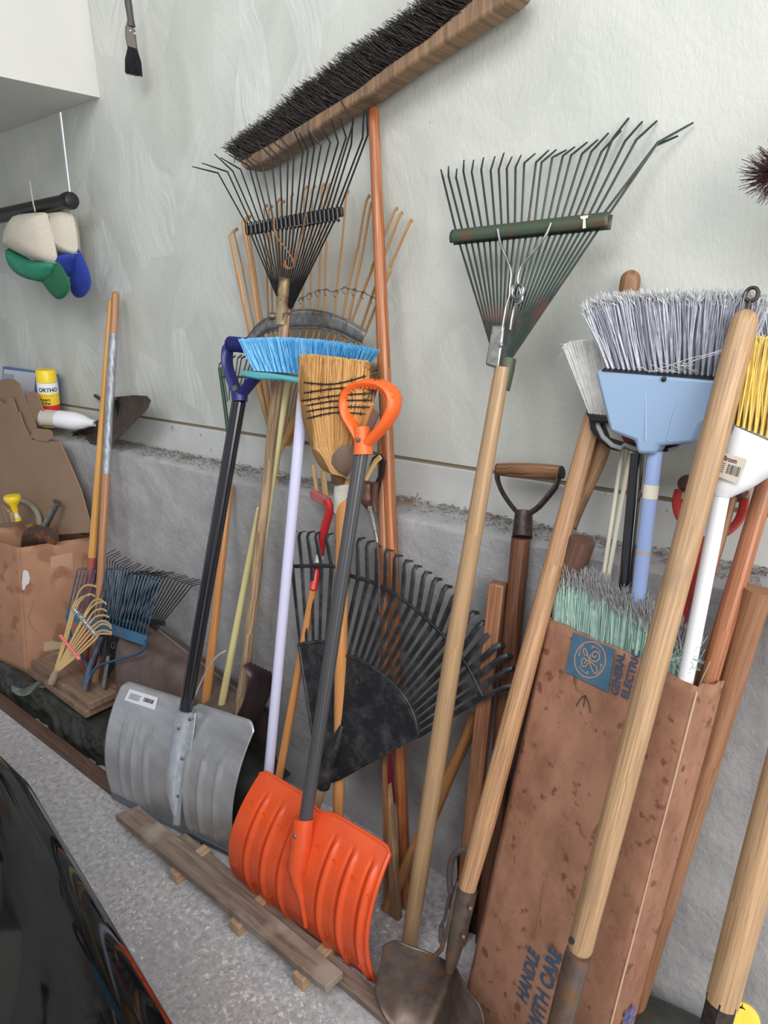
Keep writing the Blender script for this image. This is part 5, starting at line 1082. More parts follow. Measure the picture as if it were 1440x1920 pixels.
# ================================================================== LEFT: PIPE, CAPS
r0 = 0.0215; a, b_ = P(128, 377, 0.10), P(-90, 424, 0.14)
th = thing('hanging_pipe', 'black pipe with rounded end cap, hung on a metal strip below the soffit', 'pipe', a)
obj('pipe', MB().tube([b_, a], [r0*1.15, r0], 20), K_black, th)
ax = (a-b_).normalized(); obj('end_cap', MB().lathe(a-ax*0.012, ax, [(0,r0*1.02),(0.004,r0*1.2),(0.028,r0*1.22),(0.036,r0*1.05),(0.040,r0*.6),(0.041,0.001)], 22), K_black, th)
h0, h1 = P(112, 211, 0.10), P(131, 372, 0.10); obj('hanger_strip', MB().plank(h0, h1, V((0.006,0,0)), V((0,0.0015,0))), K_zinc, th)
obj('strip_edge', MB().plank(h0+V((0.006,-0.001,0)), h1+V((0.006,-0.001,0)), V((0.0012,0,0)), V((0,0.002,0))), C_white, th)
MESH = mat('cap mesh', (0.52,0.47,0.38), 0.9, col2=(0.62,0.57,0.48), scale=(420,420,420), detail=1, bump=0.6, bdist=0.002)
def cap(base, label, crown, panel_, brim, colp, colb, seams, d_, strap=None):
    hp = Pl(P(90, 400, d_), P(90, 500, d_)); c = hp.hit(*q('Z1', crown[0])[0])
    th = thing('baseball_cap', label, 'cap', c)
    def sm(pts): L = [V((x, y, 0)) for x, y in pts]; return [(p_.x, p_.y) for p_ in smooth(L+[L[0]], 4)[:-1]]
    mb = MB(); mb.pillow([hp.hit(*x) for x in q('Z1', *sm(crown))], hp.n, 0.055, 0.03, rings=8); obj('mesh_crown', mb, MESH, th, angle=80)
    mb = MB(); mb.pillow([hp.hit(*x, 0.006) for x in q('Z1', *sm(panel_))], hp.n, 0.048, 0.02, rings=8); obj('front_panel', mb, colp, th, angle=80)
    bp_ = [hp.hit(*x, 0.010) for x in q('Z1', *sm(brim))]; mb = MB(); mb.pillow(bp_, hp.n, 0.012, 0.004, rings=6); bo_ = obj('brim', mb, colb, th, angle=80)
    cc = sum(bp_, V((0,0,0)))/len(bp_)
    for k in range(4 if seams else 1):
        s_ = 0.88-0.13*k; mb = MB(); pp_ = [cc+(p_-cc)*s_+hp.n*(0.012*math.sqrt(1-s_*s_)+0.0012) for p_ in bp_]; mb.tube(pp_+[pp_[0]], 0.0006, 5); obj('brim_stitching', mb, colb, bo_)
    mb = MB(); mb.tube([hp.hit(*x, 0.018) for x in q('Z1', *seams_of(panel_))], 0.0012, 6); obj('seam', mb, MESH, th)
    if strap:
        mb = MB(); pp_ = [hp.hit(*x, o_) for x, o_ in strap]; mb.tube(pp_, 0.0050, 8, flat=0.25, up=hp.n); obj('strap', mb, mat('cream strap', (0.60,0.57,0.48), 0.5), th)
    return th
def seams_of(p_): return [p_[0], p_[1], p_[2]]
C_gr = mat('green twill', (0.02,0.19,0.11), 0.8, col2=(0.03,0.23,0.14), scale=(50,50,50)); C_gr2 = mat('dark green twill', (0.015,0.13,0.06), 0.85); C_bl = mat('royal blue twill', (0.02,0.045,0.30), 0.8)
cap(0, 'royal blue cap with beige mesh back, stitched brim, hanging behind the green cap', [(268,1195),(390,1188),(425,1280),(438,1390),(430,1435),(320,1425),(270,1350),(260,1250)], [(315,1412),(372,1425),(436,1425),(425,1490),(395,1560),(340,1500)], [(440,1395),(480,1470),(510,1560),(506,1620),(472,1668),(428,1672),(400,1635),(398,1560),(425,1480)], C_bl, C_bl, True, 0.085)
cap(1, 'green cap with beige mesh back hanging from its strap on the black pipe', [(110,1205),(250,1195),(275,1240),(310,1380),(314,1478),(200,1462),(75,1402),(48,1388),(50,1320),(75,1250)], [(52,1395),(180,1462),(314,1478),(300,1540),(270,1578),(230,1587),(150,1560),(90,1510),(60,1450)], [(235,1580),(300,1530),(316,1470),(350,1500),(392,1580),(395,1620),(375,1662),(335,1684),(300,1667),(260,1618)], C_gr, C_gr2, False, 0.135,
    [(q('Z1',(168,1020))[0],0.0),(q('Z1',(176,1080))[0],0.012),(q('Z1',(186,1140))[0],0.016),(q('Z1',(198,1190))[0],0.018)])

# ================================================================== LEFT: LEDGE ITEMS
hp = Pl(P(60, 690, 0.012), P(60, 800, 0.06))
th = thing('folder', 'blue folder with white printed sheets leaning on the wall behind the yellow spray can', 'folder', P(60,800,0.06))
mb = MB(); mb.prism([hp.hit(*x) for x in q('Z4', (20,600),(392,655),(400,960),(10,900))], -hp.n*0.004); obj('cover', mb, mat('blue card', (0.05,0.16,0.42), 0.5), th)
mb = MB(); mb.prism([hp.hit(*x, 0.001) for x in q('Z4', (28,620),(240,645),(225,900),(18,860))], hp.n*0.0008); sh = obj('sheet', mb, mat('cool white paper', (0.60,0.61,0.68), 0.7), th)
mb = MB(); mb.prism([hp.hit(*x, 0.0022) for x in q('Z4', (30,648),(96,656),(92,700),(26,692))], hp.n*0.0002); obj('printed_box', mb, mat('grey print', (0.36,0.38,0.46), 0.8), sh)
mb = MB(); mb.prism([hp.hit(*x, 0.001) for x in q('Z4', (262,660),(380,675),(385,900),(262,880))], hp.n*0.0008); obj('sheet', mb, K_paper, th)
# spray can
A, B = P(*q('Z4', (309,640))[0], 0.075), P(*q('Z4', (352,1000))[0], 0.075); ax = (A-B).normalized(); r0 = pxr(A, 37); hc = (A-B).length
B = V((B.x, B.y, max(B.z, ZL+0.006))); hc = (A-B).length; ax = (A-B).normalized()
th = thing('spray_can', 'yellow, white and red insect spray can with yellow cap on the ledge', 'spray can', B)
pcn = Pl(A, B, side=CAM-A)
def band(name, y0, y1, m_, rr=1.0): 
    a_, b2 = at_y(A, B, q('Z4',(0,y0))[0][1]), at_y(A, B, q('Z4',(0,y1))[0][1]); mb = MB(); mb.tube([a_, b2], r0*rr, 28); return obj(name, mb, m_, th)
YEL = mat('can yellow', (0.85,0.62,0.03), 0.35); 
A2 = A+ax*0.0; mb = MB(); mb.lathe(at_y(A,B,q('Z4',(0,702))[0][1]), ax, [(0,r0*1.0),(0.040,r0*0.95),(0.045,r0*0.85),(0.046,0.002)], 28); obj('cap', mb, YEL, th)
band('white_label', 704, 775, C_white); band('yellow_label', 775, 852, YEL); band('red_label', 852, 905, mat('can red', (0.60,0.03,0.04), 0.4)); mb = MB(); mb.tube([at_y(A,B,q('Z4',(0,905))[0][1]), B], r0, 28); obj('body', mb, YEL, th)
def wrap(mb, s, y, hpx, left, sx, bold):
    c = at_y(A, B, q('Z4', (0, y))[0][1]); t0 = MB(); h_ = 2*pxr(c, hpx/3.6); text_mesh(t0, s, V((0,0,0)), V((1,0,0)), V((0,1,0)), h_, V((0,0,1)), 0, sx, bold)
    b0 = len(mb.v)
    for v_ in t0.v: t_ = (v_.x+left*r0)/r0; t_ = max(-1.5, min(1.5, t_)); mb.v.append(c + ax*v_.y + pcn.u*(r0*1.012*math.sin(t_)) + pcn.n*(r0*1.012*math.cos(t_)))
    for f_ in t0.f: mb.face([b0+i for i in f_])
mb = MB(); wrap(mb, 'ORTHO', 762, 26, -0.95, 0.95, 0.035); wrap(mb, 'Insect', 822, 20, -0.88, 0.95, 0.03); wrap(mb, 'Killer', 846, 20, -0.75, 0.95, 0.03); obj('black_lettering', mb, K_print, th)
mb = MB(); wrap(mb, 'Rose & Garden', 794, 14, -0.95, 0.72, 0.01); obj('orange_lettering', mb, mat('orange print', (0.75,0.22,0.03), 0.6), th)
# jar
A, B = P(*q('Z4', (292,945))[0], 0.135), P(*q('Z4', (640,985))[0], 0.05); ax = (B-A).normalized(); r0 = pxr(A, 31)
th = thing('plastic_bottle', 'white plastic bottle with a tan band lying on its side by the dark scoop', 'bottle', A)
L_ = (B-A).length; mb = MB(); mb.lathe(A, ax, [(0,r0*0.8),(0.003,r0),(L_*0.3,r0)], 24); obj('tan_band', mb, mat('tan plastic', (0.55,0.49,0.42), 0.4), th)
mb = MB(); mb.lathe(A+ax*L_*0.3, ax, [(0,r0*1.0),(L_*0.03,r0*1.08),(L_*0.33,r0*1.05),(L_*0.5,r0*0.8),(L_*0.62,r0*0.45),(L_*0.7,r0*0.4)], 24); obj('body', mb, C_white, th)
# scoop
hp = Pl(P(200, 740, 0.02), P(190, 830, 0.105)); ol = q('Z4', (362,1052),(430,1068),(495,1066),(560,1015),(590,1000),(640,975),(690,945),(770,860),(775,808),(900,795),(990,800),(1020,830),(1000,885),(900,985),(770,1112),(700,1132),(600,1122),(470,1105),(380,1085))
th = thing('scoop', 'dark brown curved metal scoop leaning on the ledge behind the duct taped handle', 'scoop', P(190,830,0.105))
mb = MB(); mb.pillow([hp.hit(*x) for x in ol], hp.n, -0.020, 0.022, rings=6, cen=hp.hit(*q('Z4', (740,985))[0])); obj('pan', mb, mat('browned steel', (0.045,0.032,0.028), 0.5, 0.4, col2=(0.09,0.06,0.05), scale=(25,25,25)), th, angle=80)
mb = MB(); mb.tube(smooth([hp.hit(*x, 0.004) for x in q('Z4', (640,797),(668,815),(700,825),(780,820))], 4), 0.006, 10, round_end=(1,0)); obj('tang', mb, K_iron, th)
mb = MB(); mb.tube([hp.hit(*x, 0.003) for x in q('Z4', (490,1066),(560,1012),(588,1000),(585,1020))], 0.0022, 8); obj('rolled_edge', mb, K_iron, th)

# ================================================================== LEFT: BOX
ZT = 0.60; C1 = G(36, 1027, ZT); R1 = G(174, 1006, ZT); C0 = G(52, 1263, 0.135); dR = V((R1.x-C1.x, R1.y-C1.y, 0)); dL = V((-0.34, -0.035, 0))
th = thing('cardboard_box', 'old brown cardboard box with torn corner spot, open and filled, at the left edge', 'box', C0)
def bpanel(name, p0, p1, q0, q1, mt=K_card2): # bottom pair, top pair
    mb = MB(); mb.grid(lambda u_, v_: lerp(lerp(p0,p1,u_), lerp(q0,q1,u_), v_)+V((0,0,0.002*noise.noise(V((u_*9,v_*3,1)))*(1 if v_ > .9 else 0)))+(p1-p0).cross(V((0,0,1))).normalized()*0.005*math.sin(u_*3.1)*math.sin(v_*3.1), 20, 20); return obj(name, mb, mt, th, solid=0.004, angle=60)
bpanel('right_panel', C0, C0+dR, C1, R1); bpanel('left_panel', C0+dL, C0, C1+dL, C1); bpanel('far_left_panel', C0+dR+dL, C0+dL, R1+dL, C1+dL); bpanel('back_panel', C0+dR, C0+dR+dL, R1, R1+dL)
bx = Pl(C1, C0); bx.u = dR.normalized(); bx.v = (C1-C0).normalized(); bx.n = bx.u.cross(bx.v).normalized(); bx.n = bx.n if bx.n.dot(CAM-C1) > 0 else -bx.n
def stick_on(name, z, pts, m_, o_=0.0045): mb = MB(); mb.prism([bx.hit(*x, o_) for x in q(z, *pts)], bx.n*0.0004); return obj(name, mb, m_, th)
stick_on('torn_spot', 'Y1', [(155,690),(170,678),(190,690),(203,730),(195,770),(175,785),(165,815),(150,812),(148,760)], mat('bare white paper', (0.60,0.56,0.56), 0.9))
stick_on('tape', 'Y1', [(340,590),(490,560),(500,900),(345,945)], mat('old paper tape', (0.40,0.235,0.14), 0.6))
stick_on('paper_label', 'Y1', [(298,1168),(440,1145),(440,1205),(293,1228)], mat('tan label', (0.44,0.34,0.22), 0.7))
mb = MB(); mb.tube([bx.hit(*x, 0.004) for x in q('Y1', (240,860),(215,930),(190,1000),(205,1060),(250,1100),(280,1130),(350,1145))], 0.0006, 5); obj('water_stain_line', mb, K_cardin, th)
# flattened die cut cardboard
hp = Pl(P(60, 720, 0.135), P(110, 980, 0.195))
th = thing('cardboard_sheet', 'flattened brown cardboard with die-cut rounded tabs standing behind the open box', 'cardboard', P(110, 980, 0.19))
K_flat = mat('plain kraft card', (0.285,0.18,0.115), 0.85, col2=(0.31,0.195,0.13), scale=(6,6,6))
mb = MB(); mb.prism([hp.hit(*x) for x in q('Z4', (-60,800),(0,830),(30,852),(45,840),(70,805),(85,815),(115,905),(130,910),(165,1010),(200,1070),(215,1095),(330,1105),(402,1108),(450,1215),(500,1330),(545,1440),(625,1720),(100,1760),(-60,1760))], -hp.n*0.004); obj('front_layer', mb, K_flat, th)
mb = MB(); mb.prism([hp.hit(*x, -0.012) for x in q('Z4', (-60,690),(20,690),(50,683),(95,690),(130,720),(170,830),(205,880),(225,960),(245,1010),(215,1095),(100,1100),(-60,1000))], -hp.n*0.004); obj('back_layer', mb, K_flat, th)
mb = MB(); mb.prism([hp.hit(*x, -0.005) for x in q('Z4', (178,800),(190,780),(215,768),(240,778),(265,830),(292,900),(298,970),(285,1005),(262,1000),(235,960),(190,850))], -hp.n*0.004); obj('tab', mb, K_flat, th)
mb = MB(); mb.prism([hp.hit(*x, 0.005) for x in q('Z4', (222,1022),(240,1018),(335,1030),(350,1050),(345,1090),(322,1108),(245,1100),(205,1075))], -hp.n*0.004); obj('tab', mb, K_flat, th)
# things in the box
def Pb(x, y, d_): return P(*q('Y1', (x, y))[0], d_)
o = obj('hose', MB().tube(smooth([Pb(40,212,0.20), Pb(110,205,0.19), Pb(185,225,0.19), Pb(240,275,0.20), Pb(265,335,0.21), Pb(270,420,0.23)], 5), pxr(Pb(150,205,.2), 10), 14), mat('grey green hose', (0.26,0.25,0.20), 0.5)); tag(o, 'loop of grey green hose rising out of the cardboard box', 'hose')
th = thing('spray_nozzle', 'yellow and white sprayer top sticking out of the cardboard box', 'nozzle', Pb(115,350,0.27))
cN = Pb(112,345,0.27); mb = MB(); mb.lathe(cN, V((0,0,1)), [(0,0.018),(0.012,0.017)], 18); obj('collar', mb, YEL, th)
mb = MB(); mb.lathe(cN+V((0,0,0.010)), V((0,0,1)), [(0,0.013),(0.022,0.011)], 16); obj('neck', mb, C_white, th)
mb = MB(); mb.lathe(cN+V((0,0,0.030)), V((0.03,0,1)), [(0,0.012),(0.030,0.014),(0.045,0.026),(0.058,0.031),(0.068,0.028),(0.072,0.012),(0.072,0.001)], 20); obj('knob', mb, YEL, th)
th = thing('wire_brush', 'rusty round brush with steel tube handle lying in the open box', 'brush', Pb(280,450,0.25))
A, B = Pb(385,225,0.22), Pb(305,385,0.25); mb = MB(); mb.tube([A, lerp(A,B,.97), B], [pxr(A,13), pxr(A,12), pxr(A,8)], 14); obj('handle', mb, K_steel, th)
ht = MB(); ht.tube([A+(A-B).normalized()*0.002, A-(A-B).normalized()*0.006], pxr(A,18), 14); obj('handle_rim', ht, K_steel, th)
pz = Pb(290,450,0.25); hp2 = Pl(pz+V((0,0,0.1)), pz); mb = MB(); mb.pillow([hp2.hit(*x) for x in q('Y1', (180,400),(240,370),(320,385),(390,420),(400,480),(360,530),(200,560),(150,520),(160,440))], hp2.n, 0.03, 0.01); obj('head', mb, mat('rust brown head', (0.06,0.03,0.02), 0.6, col2=(0.26,0.09,0.03), scale=(30,30,30), lo=.5, hi=.7, bump=.4), th, angle=70)
o = obj('grey_rod', MB().tube([Pb(340,345,0.13), Pb(480,400,0.125), Pb(615,440,0.125)], 0.006, 10), mat('grey rod', (0.30,0.30,0.31), 0.5)); tag(o, 'thin grey rod lying across the back rim of the cardboard box', 'rod')
o = obj('wooden_paddle', MB().prism([Pb(-40,250,0.30), Pb(20,245,0.30), Pb(70,300,0.30), Pb(80,360,0.30), Pb(-40,380,0.30)], V((0,0.012,0))), W_grey, bevel=0.003); tag(o, 'worn grey wooden paddle at the left edge inside the cardboard box', 'paddle')

# ================================================================== LEFT: PLANKS, TARP
ZP = 0.20; L0, F0, R0 = G(57, 1240, ZP), G(166, 1320, ZP), G(248, 1283, ZP)
W_ = (R0-F0); 
o = obj('wooden_plank', MB().prism([L0, F0, F0+W_*1.55, L0+W_*1.0], V((0,0,-0.025))), W_plank, bevel=0.003); tag(o, 'short brown wooden board carrying the bamboo hand rake, upper of two stacked', 'board', 'stacked boards under the rake heads')
o = obj('wooden_plank', MB().prism([p_+V((-0.01,-0.012,-0.0265)) for p_ in (L0, F0, F0+W_*1.55, L0+W_*1.0)], V((0,0,-0.026))), W_plank, bevel=0.003); tag(o, 'short brown wooden board lying on the dark tarp, lower of two stacked', 'board', 'stacked boards under the rake heads')
def tarpf(u_, v_):
    x = -3.3+1.95*u_; s_ = v_; top = 0.142-0.10*max(0,(x+1.75)/0.40)**1.3
    if s_ < 0.5: z = top*(s_/0.5); y = -0.468+0.03*(z/0.14)
    else: z = top; y = -0.438+ (s_-0.5)/0.5*0.31
    w_ = noise.noise(V((x*7, z*10, y*6)))*0.030 + abs(noise.noise(V((x*14+z*14, z*9-x*5, 5))))*0.050 + abs(noise.noise(V((x*33-z*20, z*25, 9))))*0.016
    fade = 1.0 if s_ < 0.45 else 0.25
    return V((x, y+w_*0.7*fade, max(z+w_*0.35*fade-0.01, 0.002)))
o = obj('tarp', MB().grid(tarpf, 260, 60), K_tarp, angle=80, solid=0.003); tag(o, 'crumpled dark green tarp bundle under the two stacked boards', 'tarp')
mb = MB(); mb.grid(lambda u_, v_: G(22+62*u_, 1283+8*math.sin(u_*5)+v_*14, 0.15+0.012*math.sin(u_*9+v_*3)), 16, 5); o = obj('plastic_sheet', mb, mat('grey green plastic sheet', (0.16,0.19,0.17), 0.35), solid=0.002); tag(o, 'torn grey green plastic flap poking out at the left end of the tarp', 'plastic sheet')
# folded brown vinyl
th = thing('folded_vinyl', 'big folded brown vinyl cover lying behind the silver shovel against the concrete', 'cover', V((-1.75,-0.28,0)))
def vin(u_, v_):
    x = -1.93+0.52*u_; t_ = v_*math.pi; top = 0.42-0.11*u_
    yy = -0.235 + 0.10*math.cos(t_)
    z = top*(abs(math.sin(t_))**0.35)
    return V((x, yy + noise.noise(V((x*4, v_*4, 0)))*0.012, max(0.003, z+noise.noise(V((x*5, v_*6, 3)))*0.014)))
obj('cover', MB().grid(vin, 60, 40), K_leather, th, angle=80, solid=0.004)
mb = MB(); mb.tube([vin(i/20, 0.42)+V((0,0,0.004)) for i in range(21)], 0.004, 8); obj('welt', mb, mat('tan piping', (0.17,0.12,0.10), 0.5), th)
for k in range(6):
    pl_ = [P(464+7*k, 1246+3*k, 0.30-0.018*k), P(474+6*k, 1268+2*k, 0.305-0.018*k), P(466+6*k, 1310, 0.31-0.018*k), P(447+5*k, 1352, 0.32-0.018*k)]
    obj('pleat', MB().tube(smooth(pl_, 5), 0.0075, 8, flat=2.2, up=(0,-1,0.2)), K_pleat, th)
mb = MB(); mb.tube(smooth([P(*x, d_) for x, d_ in zip(q('O', (424,1220),(405,1232),(385,1262),(372,1290),(362,1312)), (0.28,0.30,0.32,0.34,0.36))], 5), 0.0022, 8); o = obj('cord', mb, mat('grey cord', (0.40,0.36,0.32), 0.6)); tag(o, 'thin pale cord hanging behind the black shovel shaft', 'cord')
mb = MB(); pts = [V((-1.42,-0.27,0.002))+V((0.17*math.cos(a_)*(1+.12*math.sin(3*a_)), 0.10*math.sin(a_), 0)) for a_ in [k*math.pi/12 for k in range(24)]]; mb.pillow(pts, V((0,0,1)), 0.16, 0.0, rings=8); o = obj('dark_sack', mb, K_tarp, angle=80); tag(o, 'dark sack slumped on the floor behind the right half of the silver shovel', 'sack')

# ================================================================== LEFT: LONG HANDLES AND RAKE HEADS
A = P(217, 546, 0.04); B = foot((217,546),(190,1060), 0.345, 0.20); th = thing('tool_handle', 'wooden handle wrapped with a long stretch of silver duct tape, at the left', 'tool handle', B)
TW = wood('smooth tan handle', (0.44,0.22,0.11),(0.33,0.15,0.07),0.4)
r0, r1 = pxr(A, 14), pxr(at_y(A,B,1000), 15)
obj('shaft', MB().tube([A, at_y(A,B,800), B], [r0, (r0+r1)/2, r1], 20, round_end=(1,0)), TW, th)
t0, t1 = at_y(A, B, 626), at_y(A, B, 888); n__ = 24; mb = MB(); mb.tube([lerp(t0,t1,i/n__) for i in range(n__+1)], [((r0+r1)/2)*(1.07+0.02*math.sin(i*2.3)) for i in range(n__+1)], 20); obj('duct_tape', mb, mat('silver duct tape', (0.22,0.24,0.27), 0.38, 0.4, col2=(0.42,0.44,0.48), scale=(70,70,20), bump=1.0, bdist=0.004), th)
A = P(207.5, 562, 0.035); B = foot((207,570),(171,1070), 0.325, 0.20); th = thing('tool_handle', 'yellow varnished handle with red painted lower end beside the duct taped one', 'tool handle', B)
obj('shaft', MB().tube([A, at_y(A,B,1046)], [pxr(A,9), pxr(at_y(A,B,1000),15)], 18, round_end=(1,0)), wood('yellow varnish', (0.66,0.34,0.09),(0.55,0.26,0.06),0.3), th)
obj('red_end', MB().tube([at_y(A,B,1045), B], pxr(at_y(A,B,1000),15.5), 18), mat('dull red paint', (0.33,0.08,0.06), 0.5), th)
ZM['R1'] = (120, 1000, 5.1429)
# blue rake
Bq = G(163, 1296, 0.205); hp = Pl(P(215, 1075, 0.245), Bq)
th = thing('rake_head', 'blue enamelled rake head with crossbar and bow arms, standing on the stacked boards', 'rake head', Bq)
n_ = 24
for i in range(n_):
    t_ = i/(n_-1); kx = 132+t_*790; ky = 352+ (10*t_ if t_ < .5 else 5+ (t_-.5)*230); bx_, by_ = 40+t_*750, 745+t_*235
    K0 = hp.hit(*q('R1', (kx, ky))[0]); B0 = hp.hit(*q('R1', (bx_, by_))[0]); T0 = hp.hit(*q('R1', (kx+62, ky-26+8*math.sin(i)))[0], -0.028)
    obj('tine', MB().tube([T0, lerp(K0,T0,.35), K0, lerp(K0,B0,.05), lerp(K0,B0,.5), B0], [0.0016,0.002,0.0028,0.0034,0.0034,0.0034], 6, flat=0.6, up=hp.n), K_blue, th)
a, b_ = hp.hit(*q('R1', (30,780))[0]), hp.hit(*q('R1', (790,1035))[0]); ex = (b_-a).normalized(); ey = ex.cross(hp.n).normalized()
obj('crossbar', MB().plank(a, b_, ey*0.0155, hp.n*0.004), mat('blue bar enamel', (0.05,0.145,0.27), 0.5, 0.2, col2=(0.20,0.13,0.08), scale=(40,40,40), lo=.55, hi=.7), th, bevel=0.001)
for pts in (q('R1', (30,800),(80,1040),(165,1165),(225,1290),(200,1400),(195,1500)), q('R1', (795,1035),(770,1110),(700,1165),(480,1230),(340,1275),(290,1320),(250,1400),(215,1500))):
    obj('bow_arm', MB().tube(smooth([hp.hit(*x, 0.006) for x in pts], 5), 0.0040, 10, flat=1.5, up=hp.n), K_blue, th)
obj('socket', MB().tube([hp.hit(*x, 0.006) for x in q('R1', (372,985),(300,1180),(258,1300),(235,1400),(215,1505))], [0.0125,0.0125,0.0125,0.012,0.0105], 16), mat('chipped chrome', (0.30,0.31,0.36), 0.25, 0.9, col2=(0.12,0.12,0.2), scale=(40,40,40)), th)
# two black spring rakes behind
for j, (lab_, base_, kn0, kn1, kn2, sl, dd, fer) in enumerate((('black wire rake head standing just behind the blue one, with a chrome sleeve', (385,1490), (392,212), (560,330), (930,440), (105,-58), 0.205, ((430,1180),(385,1490))), ('black wire rake head furthest back, its long bent tines spreading towards the silver shovel', (520,1425), (600,395), (900,405), (1235,505), (150,-34), 0.165, ((545,1290),(512,1425))))):
    Bq = G(*q('R1', base_)[0], 0.205); hp = Pl(P(260+40*j, 1065, dd), Bq); th = thing('rake_head', lab_, 'rake head', Bq); n_ = 20
    kl = [V((*x,0)) for x in (kn0, kn1, kn2)]
    for i in range(n_):
        t_ = i/(n_-1); k_ = along(kl, t_); K0 = hp.hit(*q('R1', (k_.x, k_.y))[0]); T0 = hp.hit(*q('R1', (k_.x+sl[0]+20*math.sin(i*1.7), k_.y+sl[1]))[0], -0.012)
        B0 = hp.hit(*q('R1', (base_[0]-20+t_*40, base_[1]-60))[0])
        obj('tine', MB().tube([T0, lerp(K0,T0,.4), K0, lerp(K0,B0,.06), lerp(K0,B0,.5), B0], [0.0010,0.0013,0.0017,0.0017,0.0017,0.0017], 6), K_wire, th)
    a, b_ = [hp.hit(*q('R1', x)[0]) for x in (((330,800),(800,940)) if j == 0 else ((560,800),(970,870)))]; obj('crossbar', MB().plank(a, b_, ((b_-a).normalized().cross(hp.n))*0.007, hp.n*0.004), mat('green black plate', (0.02,0.035,0.028), 0.4, 0.3), th, bevel=0.001)
    obj('sleeve', MB().tube([hp.hit(*q('R1', x)[0], 0.006) for x in fer], [0.0085, 0.0105], 14), K_steel, th)
    mb = MB(); c = hp.hit(*q('R1', (fer[0][0]+45, fer[0][1]-100))[0], 0.012); mb.tube([c+(hp.u*math.cos(a_)+hp.v*math.sin(a_))*0.010 for a_ in [k*math.pi/8 for k in range(17)]], 0.0016, 6); obj('spring_coil', mb, K_steel, th)
# bamboo hand rake
Bq = G(97, 1277, 0.205); hp = Pl(P(150, 1130, 0.36), Bq)
th = thing('hand_rake', 'small bamboo hand rake with coil spring and pink string, standing on the boards', 'hand rake', Bq)
TT = [[(372,1345),(430,1150),(480,960),(512,880),(545,810),(590,780),(648,790)], [(380,1345),(450,1150),(505,960),(545,885),(585,850),(612,843),(638,856)], [(375,1345),(440,1150),(490,965),(530,880),(575,855),(600,846)],
 [(384,1348),(470,1180),(560,1000),(600,930),(630,890),(670,876),(716,908)], [(386,1348),(475,1180),(565,1010),(610,940),(650,905),(690,895),(716,906)], [(388,1350),(490,1180),(580,1040),(620,975),(655,948),(690,943),(716,955)], [(390,1350),(500,1190),(590,1060),(625,1015),(655,990),(700,985),(732,995)],
 [(392,1352),(510,1200),(610,1080),(645,1045),(680,1024),(720,1028),(748,1055)], [(394,1354),(520,1215),(620,1100),(650,1068),(685,1045),(720,1048),(750,1072)], [(396,1356),(520,1240),(630,1130),(655,1100),(690,1088),(720,1090),(750,1100)], [(398,1358),(530,1250),(640,1150),(665,1115),(700,1108),(750,1112)]]
for i, t_ in enumerate(TT):
    pts = smooth([hp.hit(*x, (0.0 if k < 4 else 0.012*(k-3))) for k, x in enumerate(q('Y1', *t_))], 4); obj('tine', MB().tube(pts, 0.0036, 6, flat=0.45, up=hp.n), W_bamboo2, th)
a, b_ = [hp.hit(*q('Y1', x)[0], 0.006) for x in ((498,935),(650,1120))]; ex = (b_-a).normalized(); N_ = 15; pts = []
for k in range(N_*10+1): a_ = k*0.628; pts.append(a+(b_-a)*(k/(N_*10))+hp.n*(0.0078*math.cos(a_))+ex.cross(hp.n)*(0.0078*math.sin(a_)))
obj('coil_spring', MB().tube(pts, 0.0013, 5), K_zinc, th)
a, b_ = [hp.hit(*q('Y1', x)[0], 0.004) for x in ((408,1120),(528,1270))]; mb = MB(); mb.tube([a, b_], 0.0035, 8)
ex = (b_-a).normalized(); pts = [a+(b_-a)*(k/60)+hp.n*(0.005*math.cos(k*.9))+ex.cross(hp.n)*(0.0055*math.sin(k*.9)) for k in range(61)]; mb.tube(pts, 0.0018, 6)
mb.lathe(b_-ex*0.005, ex, [(0,0.006),(0.008,0.0075),(0.014,0.004)], 8); obj('pink_string', mb, mat('pink string', (0.75,0.22,0.22), 0.7), th)
obj('wrapped_handle', MB().tube([hp.hit(*q('Y1', x)[0]) for x in ((385,1350),(370,1385),(348,1436))], [0.0085,0.0115,0.0125], 12), mat('pale twine', (0.45,0.36,0.26), 0.8, col2=(0.30,0.23,0.17), scale=(120,120,120)), th)

# ================================================================== CAR
CP = mat('black car paint', (0.0035,0.0035,0.004), 0.04, spec=0.35)
th = thing('car', 'glossy black car, only its curved fender and bonnet edge seen at bottom left', 'car', V((-0.9,-1.25,0)))
def ey_(x): return -0.965-0.085*(x+1.0)/0.52 if x > -1.0 else -0.965+0.03*(-1.0-x)
prof = [(0.010,0.30),(0.022,0.45),(0.025,0.58),(0.022,0.68),(0.014,0.715),(0.000,0.737),(-0.022,0.752),(-0.060,0.765),(-0.12,0.779),(-0.20,0.796),(-0.32,0.819),(-0.55,0.85)]
PR = smooth([V((a_, b2, 0)) for a_, b2 in prof], 5)
def carf(u_, v_):
    x = -1.9+2.1*u_; p_ = along(PR, v_); return V((x, ey_(x)-0.018+p_.x, p_.y))
obj('fender', MB().grid(carf, 70, 90), CP, th, angle=80, solid=0.004)
mb = MB(); mb.tube([V((x_, ey_(x_)-0.018+0.0245, 0.60)) for x_ in [-1.9+0.05*k for k in range(43)]], 0.004, 8); obj('side_moulding', mb, K_black, th)
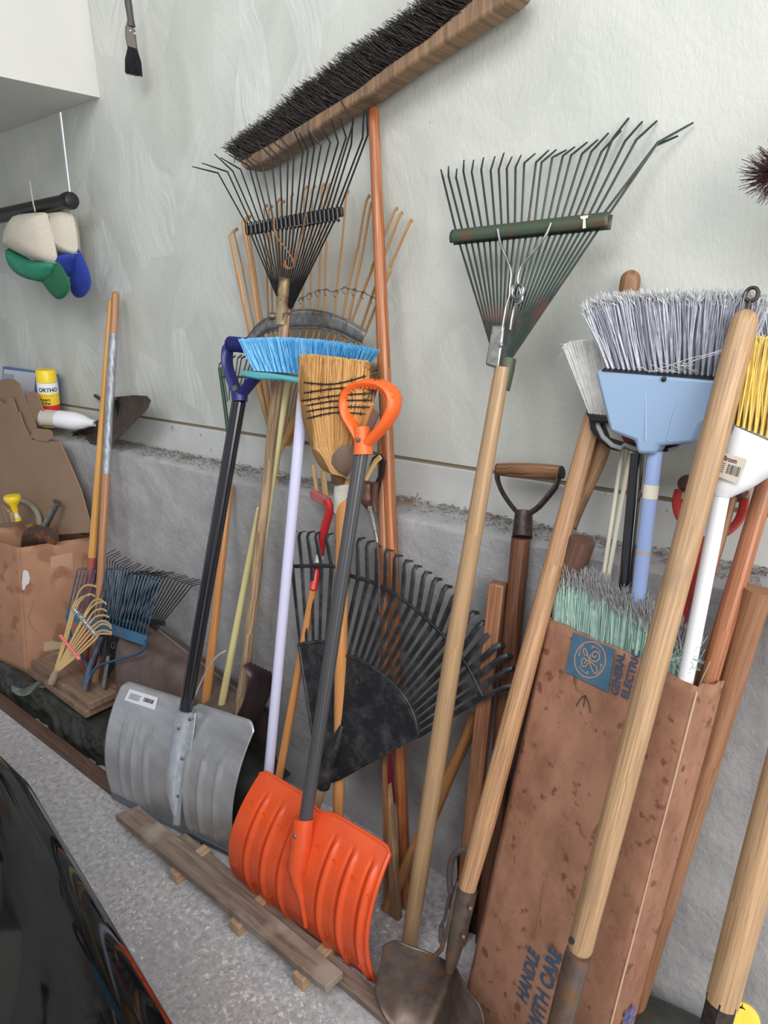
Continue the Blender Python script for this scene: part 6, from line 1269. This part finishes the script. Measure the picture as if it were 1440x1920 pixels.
obj('tyre', MB().lathe(V((-1.55,-1.07,0.31)), V((0,-1,0)), [(0,0.19),(0.0,0.29),(0.03,0.315),(0.16,0.315),(0.19,0.29),(0.19,0.19)], 40), mat('tyre rubber', (0.02,0.02,0.02), 0.8), th)
obj('body_side', MB().box(V((-0.85,-1.50,0.53)), V((1.05,0,0)), V((0,0.40,0)), V((0,0,0.23))), K_black, th)
obj('bonnet', MB().grid(lambda u_, v_: V((-1.9+2.1*u_, -1.59-0.35*v_, 0.85+0.02*math.sin(v_*1.5))), 4, 6), CP, th, solid=0.004)

# ------------------------------------------------------------------ pieces that belong to a part hang under that part
UNDER = {'grip_ribs': 'grip', 'grip_bolt': 'grip', 'grip_screw': 'grip', 'grip_cap': 'grip', 'rivet': 'socket', 'socket_rivet': 'socket', 'socket_screw': 'socket', 'socket_flange': 'socket', 'socket_lip': 'socket',
         'sticker_print': 'sticker', 'label_title': 'label', 'label_print': 'label', 'moulding_mark': 'blade', 'blade_rim': 'blade', 'wear_strip': 'blade', 'head_rivet': 'head', 'head_creases': 'head', 'head_rim': 'head',
         'round_monogram': 'printed_square', 'clamp_screw': 'clamp', 'paint_drip': 'crossbar', 'crossbar_coil': 'crossbar', 'band_edge': 'metal_band', 'slot': 'metal_band', 'fan_ridge': 'fan', 'fan_edge': 'fan',
         'boss': 'fan', 'hang_slot': 'fan', 'cross_ring_line': 'cross_ring', 'pole_ring': 'pole', 'pole_label': 'pole', 'handle_rim': 'handle', 'eye_screw': 'handle', 'rivet_hole': 'handle', 'pan_rim': 'pan', 'red_panel': 'pan',
         'tan_panel': 'pan', 'strip_edge': 'hanger_strip', 'lacing_loop': 'lacing_wire', 'pivot_bolt': 'pivot_plate', 'wing_bolt': 'bracket', 'nail': 'ferrule', 'black_lettering': 'white_label', 'duct_tape': 'shaft', 'wire_wrap': 'shaft'}
for root in [o for o in scene.objects if o.type == 'EMPTY' and o.parent is None]:
    kids = {k.name.split('.')[0]: k for k in reversed(root.children)}
    for k in list(root.children):
        up_ = UNDER.get(k.name.split('.')[0])
        if up_ and up_ in kids and not k.children: k.parent = kids[up_]
